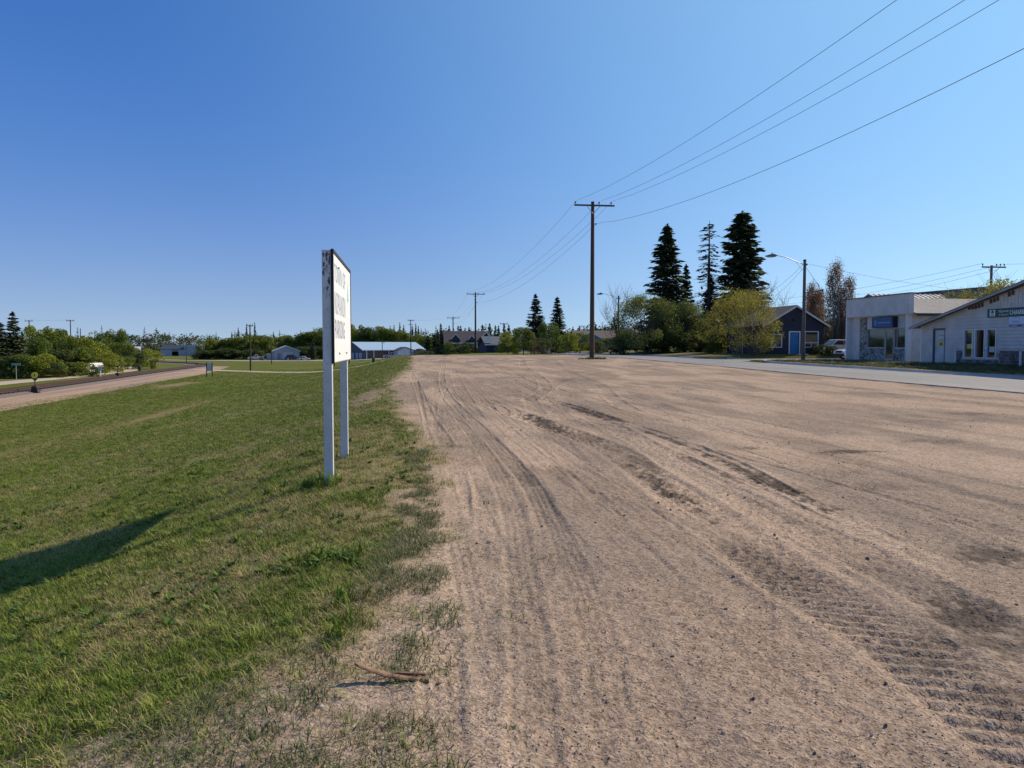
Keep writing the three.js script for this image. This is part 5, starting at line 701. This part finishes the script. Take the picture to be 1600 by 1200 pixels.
// ---------- small roadside things ----------
function switchStand(u, s, h, label) {
  const t = thing('switch_stand', label, 'switch stand', u, s, { group: 'railway switch stands' });
  obj('stand_base', [prism([[-0.32, 0], [0.32, 0], [0.17, 0.62], [-0.17, 0.62]], 0.4, 0.02).translate(0, -0.02, -0.2), box(0.9, 0.1, 0.5, 0, -0.06, 0)], mat([0.035, 0.025, 0.022], 0.8), t); obj('mast', cyl(0.035, 0.03, h - 0.6, 0, 0.6, 0, 8), mats.dark, t);
  const tg = obj('target', [new THREE.CylinderGeometry(0.25, 0.25, 0.03, 20).rotateX(Math.PI / 2).translate(0, h - 0.28, 0.03)], mat([0.75, 0.70, 0.06], 0.5), t); obj('target_backing', [prism([[-0.33, 0], [0, -0.36], [0.33, 0], [0.33, 0.22], [0, 0.42], [-0.33, 0.22]], 0.03).translate(0, h - 0.42, -0.03)], mats.dark, tg); obj('target_mark', box(0.07, 0.18, 0.012, 0, h - 0.37, 0.052), mats.dark, tg); obj('lever', bar([0.1, 0.5, 0.1], [0.6, 0.25, 0.25], 0.025), mats.dark, t);
}
switchStand(-29.9, 66.4, 1.75, 'black switch stand with round yellow target before the lime bush'); switchStand(-35.0, 98.4, 1.95, 'switch stand with yellow target beside the white marker post');
{ const t = thing('street_name_sign', 'green street name sign on a post before the dark spruces', 'sign', -43.0, 91.3); obj('post', cyl(0.04, 0.04, 1.95, 0, -0.1, 0, 8), mats.galv, t); obj('blade', box(0.95, 0.24, 0.03, 0, 1.72, 0), mat([0.10, 0.32, 0.26], 0.5), t);
  const p = thing('marker_post', 'white marker post beside the track near the camper', 'post', -37.4, 99.6); obj('post', box(0.12, 1.5, 0.10, 0, -0.1, 0), mats.whitePaint, p); obj('plate', box(0.36, 0.5, 0.03, 0, 0.85, 0.07), mat([0.42, 0.46, 0.52], 0.5), p);
  const b = thing('relay_box', 'small dark trackside box on a post near the willow bush', 'box', -38.2, 115.9); obj('post', box(0.12, 0.5, 0.12, 0, -0.1, 0), mats.dark, b); obj('case', rbox(0.42, 0.6, 0.36, 0, 0.38, 0, 0.03), mat([0.07, 0.06, 0.055], 0.7), b);
  const n = thing('notice_frame', 'pale notice panel on two posts beside the lane', 'sign', -24.0, 97.0); for (const x of [-0.33, 0.33]) obj('post', box(0.09, 2.0, 0.09, x, -0.15, 0), mats.dark, n); obj('panel', box(0.55, 0.95, 0.04, 0, 0.78, 0), mat([0.52, 0.54, 0.52], 0.6), n);
  const g = thing('utility_pedestal', 'small green utility pedestal on the grass by the lane', 'utility box', -4.7, 101.5); obj('case', rbox(0.36, 0.62, 0.3, 0, -0.06, 0, 0.03), mat([0.03, 0.075, 0.055], 0.6), g); obj('lid', rbox(0.40, 0.08, 0.34, 0, 0.56, 0, 0.02), mat([0.04, 0.09, 0.065], 0.6), g);
  const c = thing('white_cabinet', 'small white cabinet standing between bushes past the lot', 'utility box', 18.6, 104.2); obj('case', rbox(0.75, 0.85, 0.5, 0, -0.05, 0, 0.03), mats.whitePaint, c); obj('door', box(0.6, 0.65, 0.02, 0, 0.06, 0.26), mats.offWhite, c);
  const k = thing('street_name_sign', 'green street name sign in front of the spruce clump', 'sign', 34.1, 76.0); obj('post', cyl(0.035, 0.035, 2.95, 0, -0.1, 0, 8), mats.galv, k); obj('blade', box(0.8, 0.2, 0.03, 0, 2.6, 0), mat([0.03, 0.17, 0.15], 0.5), k);
  const l = thing('litter_sheet', 'white scrap of board lying before the navy house door', 'litter', 37.2, 69.6); obj('board', new THREE.BoxGeometry(1.0, 0.03, 0.45).rotateZ(0.05).translate(0, 0.06, 0), mats.whitePaint, l); obj('board', new THREE.BoxGeometry(0.5, 0.03, 0.3).rotateZ(-0.12).translate(0.3, 0.11, 0.1), mats.offWhite, l);
}
// ---------- vehicles ----------
function vehicle(name, label, category, u, s, turn, { L = 4.5, w = 1.82, H = 1.6, colour, kind = 'suv', y } = {}) { // nose towards -x
  const t = thing(name, label, category, u, s, { turn, y }), paint = new THREE.MeshPhysicalMaterial({ color: lin(...colour), roughness: 0.35, clearcoat: 0.8, clearcoatRoughness: 0.1 }), a = L / 2, gr = 0.22, belt = H * 0.60, R = H * 0.215, wx = [-L * 0.30, L * 0.29];
  const arch = (x) => { const o = []; for (let k = 0; k <= 8; k++) { const q = Math.PI * (1 - k / 8); o.push([x + Math.cos(q) * R * 1.18, gr + Math.max(0, Math.sin(q) * R * 1.18 + R * 0.55)]); } return o; };
  const hood = kind === 'pickup' ? belt : belt - 0.04, low = [[-a + 0.05, gr + 0.08], ...arch(wx[0]).map(([x, yy]) => [x, yy]), ...arch(wx[1]), [a - 0.04, gr + 0.08], [a, belt - 0.15], [a - 0.05, belt], ...(kind === 'pickup' ? [[L * 0.17, belt]] : []), [-L * 0.20, belt], [-a + 0.35, hood - 0.06], [-a + 0.06, hood - 0.2], [-a, gr + 0.35]];
  obj('body', prism(low, w, 0.05).translate(0, 0, -w / 2), paint, t);
  const c1 = kind === 'pickup' ? L * 0.14 : a - 0.22, r1 = kind === 'pickup' ? L * 0.09 : a - 0.62, r0 = -L * 0.06, c0 = -L * 0.21, iw = w * 0.86;
  const cab = obj('cabin', prism([[c0, belt - 0.02], [c1, belt - 0.02], [r1, H - 0.07], [r1 - 0.3, H], [r0 + 0.1, H], [r0 - 0.02, H - 0.05]], iw, 0.06).translate(0, 0, -iw / 2), paint, t);
  const side = (x0, x1, x2, x3) => prism([[x0, belt + 0.04], [x1, belt + 0.04], [x2, H - 0.13], [x3, H - 0.13]], iw + 0.012).translate(0, 0, -iw / 2 - 0.006), m0 = (c0 + c1) / 2;
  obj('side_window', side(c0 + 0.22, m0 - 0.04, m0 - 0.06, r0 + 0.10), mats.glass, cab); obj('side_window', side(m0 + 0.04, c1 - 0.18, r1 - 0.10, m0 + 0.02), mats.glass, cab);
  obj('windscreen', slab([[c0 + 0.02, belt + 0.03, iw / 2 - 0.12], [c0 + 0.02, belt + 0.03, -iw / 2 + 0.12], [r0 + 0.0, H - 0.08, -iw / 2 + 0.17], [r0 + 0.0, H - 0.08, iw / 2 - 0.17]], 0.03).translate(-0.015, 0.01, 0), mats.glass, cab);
  for (const x of wx) for (const z of [-1, 1]) { const wh = obj('wheel', new THREE.CylinderGeometry(R, R, 0.22, 20).rotateX(Math.PI / 2).translate(x, R, z * (w / 2 - 0.13)), mats.rubber, t); obj('rim', new THREE.CylinderGeometry(R * 0.62, R * 0.62, 0.235, 12).rotateX(Math.PI / 2).translate(x, R, z * (w / 2 - 0.13)), mats.chrome, wh); }
  for (const z of [-1, 1]) { obj('headlight', rbox(0.28, 0.13, 0.34, -a + 0.20, hood - 0.34, z * (w / 2 - 0.24), 0.03), mats.lamp, t); obj('tail_light', rbox(0.1, 0.25, 0.2, a - 0.06, belt - 0.42, z * (w / 2 - 0.13), 0.02), mat([0.25, 0.01, 0.01], 0.3), t); }
  obj('bumper', [rbox(0.2, 0.26, w * 0.96, -a + 0.08, gr + 0.06, 0, 0.04), rbox(0.16, 0.24, w * 0.96, a - 0.06, gr + 0.08, 0, 0.04)], mats.dark, t); obj('grille', rbox(0.08, 0.2, w * 0.55, -a + 0.04, gr + 0.38, 0, 0.02), mats.dark, t);
  if (kind === 'pickup') obj('cargo_bed', box(L * 0.29, 0.03, w * 0.8, L * 0.325, belt + 0.002, 0), mats.dark, t);
  return t;
}
const WHITE = [0.72, 0.73, 0.74], SILVER = [0.36, 0.37, 0.39], BLACK = [0.012, 0.012, 0.016];
vehicle('parked_suv', 'white suv parked on the side street behind the shop', 'car', 40.3, 64.6, 0.0, { colour: WHITE, L: 4.6, H: 1.62 }); vehicle('parked_car', 'white car parked beside the navy house', 'car', 46.3, 79.4, 0.05, { colour: WHITE, L: 4.6, H: 1.5 });
vehicle('pickup_truck', 'silver pickup parked in front of the hall', 'truck', -5.4, 236.8, 0.1, { colour: SILVER, L: 5.6, w: 1.95, H: 1.85, kind: 'pickup' }); vehicle('pickup_truck', 'dark pickup with pale nose parked before the grey shed', 'truck', -35.2, 240.6, Math.PI + 0.1, { colour: BLACK, L: 4.6, w: 1.9, H: 1.8 }); vehicle('pickup_truck', 'white pickup parked between tree belt and grey shed', 'truck', -47.8, 249.6, 0.3, { colour: WHITE, L: 5.0, w: 1.9, H: 1.75, kind: 'pickup' }); vehicle('parked_car', 'black car parked between white pickup and grey shed', 'car', -44.9, 251.2, 0.2, { colour: BLACK, L: 4.2, H: 1.5 }); vehicle('parked_car', 'small white car nose to nose with the dark pickup', 'car', -31.6, 239.8, Math.PI, { colour: WHITE, L: 3.4, H: 1.3 });
{ // tan dump truck and a white tractor unit by the hall
  const d = thing('dump_truck', 'tan dump truck standing at the end of the hall', 'truck', 3.0, 236.5, { turn: -0.15 }), tan = painted([0.20, 0.165, 0.09], 0.7); obj('tipper_box', prism([[-1.7, 0.9], [1.7, 0.9], [1.9, 2.6], [-1.9, 2.6]], 2.3, 0.04).translate(0, 0.0, -1.15), tan, d); for (let k = 0; k < 5; k++) obj('box_rib', box(0.12, 1.6, 0.08, -1.5 + k * 0.75, 0.95, 1.17), tan, d); obj('load', [new THREE.SphereGeometry(1.0, 10, 6, 0, 6.3, 0, 1.5).scale(1.6, 0.7, 1).translate(0, 2.45, 0)], mat([0.03, 0.028, 0.025], 0.9), d); obj('chassis', box(4.2, 0.25, 0.9, 0.2, 0.62, 0), mats.dark, d);
  for (const x of [-1.2, -0.1]) for (const z of [-1, 1]) { const w = obj('wheel', new THREE.CylinderGeometry(0.48, 0.48, 0.4, 16).rotateX(Math.PI / 2).translate(x, 0.48, z * 0.95), mats.rubber, d); obj('rim', new THREE.CylinderGeometry(0.26, 0.26, 0.42, 10).rotateX(Math.PI / 2).translate(x, 0.48, z * 0.95), mats.galv, w); }
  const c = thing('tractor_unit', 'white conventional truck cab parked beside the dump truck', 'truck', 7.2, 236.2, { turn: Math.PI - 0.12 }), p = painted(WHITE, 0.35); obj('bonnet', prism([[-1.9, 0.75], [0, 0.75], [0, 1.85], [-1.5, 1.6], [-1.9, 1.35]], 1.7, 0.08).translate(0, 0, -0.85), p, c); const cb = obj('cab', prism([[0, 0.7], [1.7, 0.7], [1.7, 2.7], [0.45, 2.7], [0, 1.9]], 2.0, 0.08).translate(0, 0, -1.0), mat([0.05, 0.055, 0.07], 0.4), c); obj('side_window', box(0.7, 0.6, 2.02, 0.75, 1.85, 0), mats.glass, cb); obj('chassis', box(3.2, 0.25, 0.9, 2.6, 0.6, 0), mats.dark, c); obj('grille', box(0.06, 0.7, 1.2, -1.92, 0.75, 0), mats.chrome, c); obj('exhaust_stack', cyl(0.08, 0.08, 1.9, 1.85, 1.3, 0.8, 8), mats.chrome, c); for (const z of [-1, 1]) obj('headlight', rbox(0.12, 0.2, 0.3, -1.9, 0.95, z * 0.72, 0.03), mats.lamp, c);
  for (const x of [-1.0, 2.5, 3.6]) for (const z of [-1, 1]) { const w = obj('wheel', new THREE.CylinderGeometry(0.5, 0.5, 0.35, 16).rotateX(Math.PI / 2).translate(x, 0.5, z * 0.9), mats.rubber, c); obj('rim', new THREE.CylinderGeometry(0.27, 0.27, 0.37, 10).rotateX(Math.PI / 2).translate(x, 0.5, z * 0.9), mats.galv, w); }
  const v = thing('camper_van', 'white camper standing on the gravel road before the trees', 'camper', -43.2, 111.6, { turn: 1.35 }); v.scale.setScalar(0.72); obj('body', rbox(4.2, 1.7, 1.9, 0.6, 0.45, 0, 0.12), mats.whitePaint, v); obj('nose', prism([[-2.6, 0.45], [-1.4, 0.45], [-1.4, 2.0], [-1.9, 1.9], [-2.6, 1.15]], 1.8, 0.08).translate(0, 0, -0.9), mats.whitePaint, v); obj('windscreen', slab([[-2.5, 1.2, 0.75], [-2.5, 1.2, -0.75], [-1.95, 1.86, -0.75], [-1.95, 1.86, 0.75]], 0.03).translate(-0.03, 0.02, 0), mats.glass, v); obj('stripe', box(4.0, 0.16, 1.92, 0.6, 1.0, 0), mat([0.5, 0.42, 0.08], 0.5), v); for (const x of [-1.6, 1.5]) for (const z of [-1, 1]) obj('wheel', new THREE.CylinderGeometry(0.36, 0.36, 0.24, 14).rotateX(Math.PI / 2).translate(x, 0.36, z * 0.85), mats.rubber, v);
}
// ---------- the stick and small litter by the lot edge ----------
{
  const t = thing('broken_stick', 'split piece of weathered wood lying where grass meets gravel', 'stick', -0.12, 3.42, { y: lot(-0.12, 3.42) }), L = 0.34;
  const mk = (n, f, w) => { const pos = [], idx = []; for (let i = 0; i <= n; i++) { const [x, y, z, a, b] = f(i / n); for (let k = 0; k < 8; k++) { const q = k / 8 * 6.283, rr = 1 + 0.55 * (hash(k, w) - 0.5) + 0.22 * (hash(i, k + w) - 0.5); pos.push(x, y + Math.sin(q) * b * rr, z + Math.cos(q) * a * rr); } } for (let i = 0; i < n; i++) for (let k = 0; k < 8; k++) { const p = i * 8 + k, q = i * 8 + (k + 1) % 8; idx.push(p, q, q + 8, p, q + 8, p + 8); } for (const e of [0, n]) for (let k = 1; k < 7; k++) idx.push(...(e ? [n * 8, n * 8 + k, n * 8 + k + 1] : [0, k + 1, k])); let g = new THREE.BufferGeometry(); g.setAttribute('position', new THREE.Float32BufferAttribute(pos, 3)); g.setIndex(idx); g = g.toNonIndexed(); g.computeVertexNormals(); g.setAttribute('uv', new THREE.Float32BufferAttribute(new Float32Array(g.attributes.position.count * 2), 2)); return g; };
  obj('wood', mk(18, (q) => [mix(-0.135, 0.195, q), 0.014 + 0.072 * Math.pow(1 - q, 2.0), mix(-0.032, 0.012, q) , mix(0.011, 0.024, Math.sqrt(q)) * (q < 0.04 ? 0.5 : 1) * (0.85 + 0.3 * hash((q * 18) | 0, 4)), mix(0.007, 0.010, q)], 3), mat([0.40, 0.235, 0.135], 0.85, { map: streakMap }), t);
  obj('splinter', mk(10, (q) => [mix(-0.02, 0.18, q), 0.030 + 0.012 * (1 - q), mix(-0.020, -0.006, q), mix(0.004, 0.009, q), 0.006], 9), mat([0.26, 0.13, 0.075], 0.9, { map: streakMap }), t);
}
// ---------- pebbles, clods and grass (uncountable) ----------
const inView = (u, s, pad) => { const X = CT * u - ST * s, D = ST * u + CT * s; return D > 0.8 && Math.abs(X) < 0.70 * D + pad; };
function scatter(name, label, geo, m, items) { // items: [Matrix4, Color]
  const im = new THREE.InstancedMesh(geo, m, items.length); items.forEach(([q, c], i) => { im.setMatrixAt(i, q); if (c) im.setColorAt(i, c); }); im.name = numbered(name); im.castShadow = im.receiveShadow = true; stuff(im); im.userData.label = label; scene.add(im); return im;
}
const E = new THREE.Euler(), Q = new THREE.Quaternion(), V = new THREE.Vector3();
{
  const rock = (seed) => { const g = new THREE.IcosahedronGeometry(1, 1), p = g.attributes.position; for (let i = 0; i < p.count; i++) { V.fromBufferAttribute(p, i); const k = 0.72 + 0.5 * hash(Math.round(V.x * 9) * 7 + Math.round(V.y * 9) + seed * 31, Math.round(V.z * 9) + seed); p.setXYZ(i, V.x * k, V.y * k * 0.7, V.z * k); } g.computeVertexNormals(); return g; };
  const r = rng(55), sets = [[], [], []];
  for (let k = 0; k < 52000; k++) {
    const s = 2.0 + 26 * Math.pow(r(), 2.2), u = -1.6 + (s * 0.9 + 3.2) * r(); if (!inView(u, s, 0.6) || u > 18.8) continue;
    const b = bareness(u, s); if (r() > b) continue; const clump = fbm(u * 1.7 + 8, s * 1.1, 3); if (r() > sm(0.30, 0.66, clump) * 0.9 + 0.12) continue;
    const big = r(), size = (0.0014 + 0.0030 * r() * r() + (big > 0.975 ? 0.007 * r() : 0)) * (1 + s * 0.03);
    const tn = r(), c = tn < 0.50 ? lin(0.27 + 0.12 * r(), 0.205 + 0.08 * r(), 0.155 + 0.06 * r()) : tn < 0.93 ? lin(0.15, 0.115, 0.09).multiplyScalar(0.7 + 0.7 * r()) : lin(0.5, 0.46, 0.42).multiplyScalar(0.8 + 0.4 * r());
    sets[k % 3].push([new THREE.Matrix4().compose(W(u, s, lot(u, s) + size * 0.25), Q.setFromEuler(E.set(r() * 6, r() * 6, r() * 6)), V.set(size * (0.8 + 0.6 * r()), size, size * (0.8 + 0.6 * r()))), c]);
  }
  const pm = new THREE.MeshStandardMaterial({ color: 0xffffff, roughness: 0.95 }); sets.forEach((items, i) => scatter('gravel_pebbles', 'loose pebbles and crumbs of soil on the gravel lot', rock(i + 1), pm, items));
}
{
  const blade = (r, n, len, spread, flat, bw) => { // a tuft of n bent blades
    const pos = [], nor = []; for (let k = 0; k < n; k++) { const a = 6.283 * r(), l = len * (0.55 + 0.6 * r()), ox = (r() - 0.5) * spread, oz = (r() - 0.5) * spread, lean = flat * (0.35 + 0.9 * r()), w = bw * (0.7 + 0.6 * r()), ca = Math.cos(a), sa = Math.sin(a), px = -sa, pz = ca; const pt = (t) => { const d = l * lean * t * t * 0.9 + l * 0.15 * lean * t, h = l * (t - 0.45 * lean * t * t); return [ox + ca * d, Math.max(0.001, h), oz + sa * d]; }; const rows = [0, 0.4, 0.75, 1].map((t) => { const p = pt(t), ww = w * (1 - t * t * 0.96) / 2; return [[p[0] - px * ww, p[1], p[2] - pz * ww], [p[0] + px * ww, p[1], p[2] + pz * ww]]; }); for (let i = 0; i < 3; i++) { const [A, B] = rows[i], [C, D] = rows[i + 1]; const tri = i < 2 ? [A, B, D, A, D, C] : [A, B, [(C[0] + D[0]) / 2, C[1], (C[2] + D[2]) / 2]]; const e1 = B.map((v, q) => v - A[q]), e2 = D.map((v, q) => v - A[q]), nn = [e1[1] * e2[2] - e1[2] * e2[1], e1[2] * e2[0] - e1[0] * e2[2], e1[0] * e2[1] - e1[1] * e2[0]], ll = Math.hypot(...nn) || 1; for (const v of tri) { pos.push(...v); nor.push(nn[0] / ll, nn[1] / ll, nn[2] / ll); } } }
    const g = new THREE.BufferGeometry(); g.setAttribute('position', new THREE.Float32BufferAttribute(pos, 3)); g.setAttribute('normal', new THREE.Float32BufferAttribute(nor, 3)); g.setAttribute('uv', new THREE.Float32BufferAttribute(new Float32Array(pos.length / 3 * 2), 2)); return g;
  };
  const r = rng(66), bm = new THREE.MeshPhysicalMaterial({ color: 0xffffff, roughness: 0.6, specularIntensity: 0.35, transmission: 0.25, thickness: 0, side: THREE.DoubleSide });
  const geos = [blade(r, 12, 0.060, 0.07, 0.8, 0.0042), blade(r, 12, 0.050, 0.08, 1.0, 0.0040), blade(r, 11, 0.085, 0.06, 0.75, 0.0055), blade(r, 10, 0.055, 0.09, 1.35, 0.0036)], sets = geos.map(() => []);
  const put = (u, s, size, k, c, y) => sets[k].push([new THREE.Matrix4().compose(W(u, s, y), Q.setFromEuler(E.set((r() - 0.5) * 0.35, r() * 6.283, (r() - 0.5) * 0.35)), V.set(size, size * (0.75 + 0.5 * r()), size)), c]);
  const bands = [[1.0, 5, -8.5, 1250, 1.1], [5, 9, -12, 780, 1.12], [9, 16, -17, 360, 1.2], [16, 30, -24, 150, 1.45], [30, 70, -26, 46, 1.9], [70, 120, -27, 12, 2.4]];
  for (const [s0, s1, umin, dens, size] of bands) {
    const n = (s1 - s0) * (1.2 - umin) * dens;
    for (let k = 0; k < n; k++) {
      const s = s0 + (s1 - s0) * r(), u = umin + (1.0 - umin) * r(); if (!inView(u, s, 2.4)) continue;
      const b = bareness(u, s); if (r() < Math.pow(b, 0.55) * 0.985) continue;
      const d = dryness(u, s), clump = fbm(u * 2.6, s * 2.2, 3), y = u > -9 ? lot(u, s) : G(u, s);
      if (r() < (d * 0.40 + 0.15) * sm(0.62, 0.35, clump)) continue;
      const tall = sm(0.60, 0.85, clump) * 0.35 * sm(30, 12, s) + ((Math.hypot(u + 0.95, s - 8.65) < 0.22 || Math.hypot(u + 0.9, s - 10.8) < 0.16) && r() < 0.5 ? 0.8 : 0), dry = r() < 0.09 + 0.55 * d + 0.35 * b;
      const v = 0.7 + 0.6 * r(), c = dry ? lin(0.40 * v, 0.325 * v, 0.14 * v) : r() < 0.5 ? lin(0.225 * v, 0.270 * v, 0.036 * v) : lin(0.128 * v, 0.195 * v, 0.017 * v);
      put(u, s, size * (0.65 + 0.5 * r()) * (1 + tall) * (b > 0.5 ? 0.85 : 1), dry ? (r() < 0.6 ? 3 : 1) : tall > 0.3 ? 2 : (r() * 2) | 0, c, y - 0.004);
    }
  }
  { // straggling tufts out on the bare soil, and the weeds round the pole foot
    for (let k = 0; k < 3400; k++) { const s = 2.3 + 9 * Math.pow(r(), 1.4), e = lawnEdge(s) - 0.2, u = e + (0.22 - e) * Math.pow(r(), 1.15); if (fbm(u * 5 + 3, s * 3.4, 2) < 0.49) continue; const v = 0.7 + 0.6 * r(); put(u, s, 0.7 + 0.8 * r(), r() < 0.5 ? 3 : 1, r() < 0.55 ? lin(0.27 * v, 0.24 * v, 0.115 * v) : lin(0.10 * v, 0.145 * v, 0.038 * v), lot(u, s) - 0.003); }
    for (let k = 0; k < 120; k++) { const a = 6.283 * r(), d = 0.9 * Math.sqrt(r()), v = 0.7 + 0.6 * r(); put(15.2 + Math.cos(a) * d * 1.3, 63.4 + Math.sin(a) * d * 0.7, 1.6 + 2.2 * r(), 2, r() < 0.4 ? lin(0.28 * v, 0.24 * v, 0.12 * v) : lin(0.11 * v, 0.15 * v, 0.04 * v), G(15.2, 63.4) - 0.01); }
    for (let k = 0; k < 5200; k++) { const s = 20 + 38 * r(), u = 28.3 + 4.6 * r(), v = 0.6 + 0.6 * r(); if (!inView(u, s, 2)) continue; put(u, s, 2.2 + 1.5 * r(), 0, r() < 0.5 ? lin(0.22 * v, 0.20 * v, 0.09 * v) : lin(0.09 * v, 0.13 * v, 0.035 * v), G(u, s) - 0.01); }
  }
  { // broad leaved weeds in the turf, and loose straw on the soil
    const wg = blade(r, 9, 0.075, 0.03, 1.1, 0.020), weeds = []; for (let k = 0; k < 2600; k++) { const s = 2.4 + 14 * Math.pow(r(), 1.5), u = -7 + 7.1 * r(); if (!inView(u, s, 0.5) || bareness(u, s) > 0.6 || fbm(u * 1.9 + 60, s * 1.5, 2) < 0.60) continue; const v = 0.7 + 0.6 * r(), z = (0.6 + 0.9 * r()); weeds.push([new THREE.Matrix4().compose(W(u, s, lot(u, s)), Q.setFromEuler(E.set(0, r() * 6.283, 0)), V.set(z, z * 0.9, z)), lin(0.085 * v, 0.150 * v, 0.022 * v)]); } scatter('weeds', 'broad leaved weeds scattered in the bank turf', wg, bm, weeds);
    const sg = bar([-0.5, 0, 0], [0.5, 0.03, 0.02], 0.5, 0.3, 4), straw = []; for (let k = 0; k < 5200; k++) { const s = 2.2 + 9 * Math.pow(r(), 1.5), u = -3.2 + 3.7 * r(), b = bareness(u, s); if (!inView(u, s, 0.4) || u > 0.35 + 0.2 * r() || r() > 0.35 + b) continue; const L = 0.02 + 0.07 * r() * r(), w = 0.0011 + 0.0012 * r(), v = 0.6 + 0.7 * r(); straw.push([new THREE.Matrix4().compose(W(u, s, lot(u, s) + 0.004 + 0.008 * r()), Q.setFromEuler(E.set(0, r() * 6.283, (r() - 0.5) * 0.35)), V.set(L, w, w)), r() < 0.75 ? lin(0.40 * v, 0.31 * v, 0.17 * v) : lin(0.13 * v, 0.09 * v, 0.06 * v)]); } scatter('straw', 'loose straw and dead stems on the bare soil', sg, new THREE.MeshStandardMaterial({ color: 0xffffff, roughness: 0.9 }), straw);
  }
  sets.forEach((items, i) => scatter('lawn_grass', 'short spring grass with dry blades on the bank and verges', geos[i], bm, items));
}
scene.traverse((o) => { if (o.isMesh) o.castShadow = o.receiveShadow = true; });
renderer.render(scene, camera);
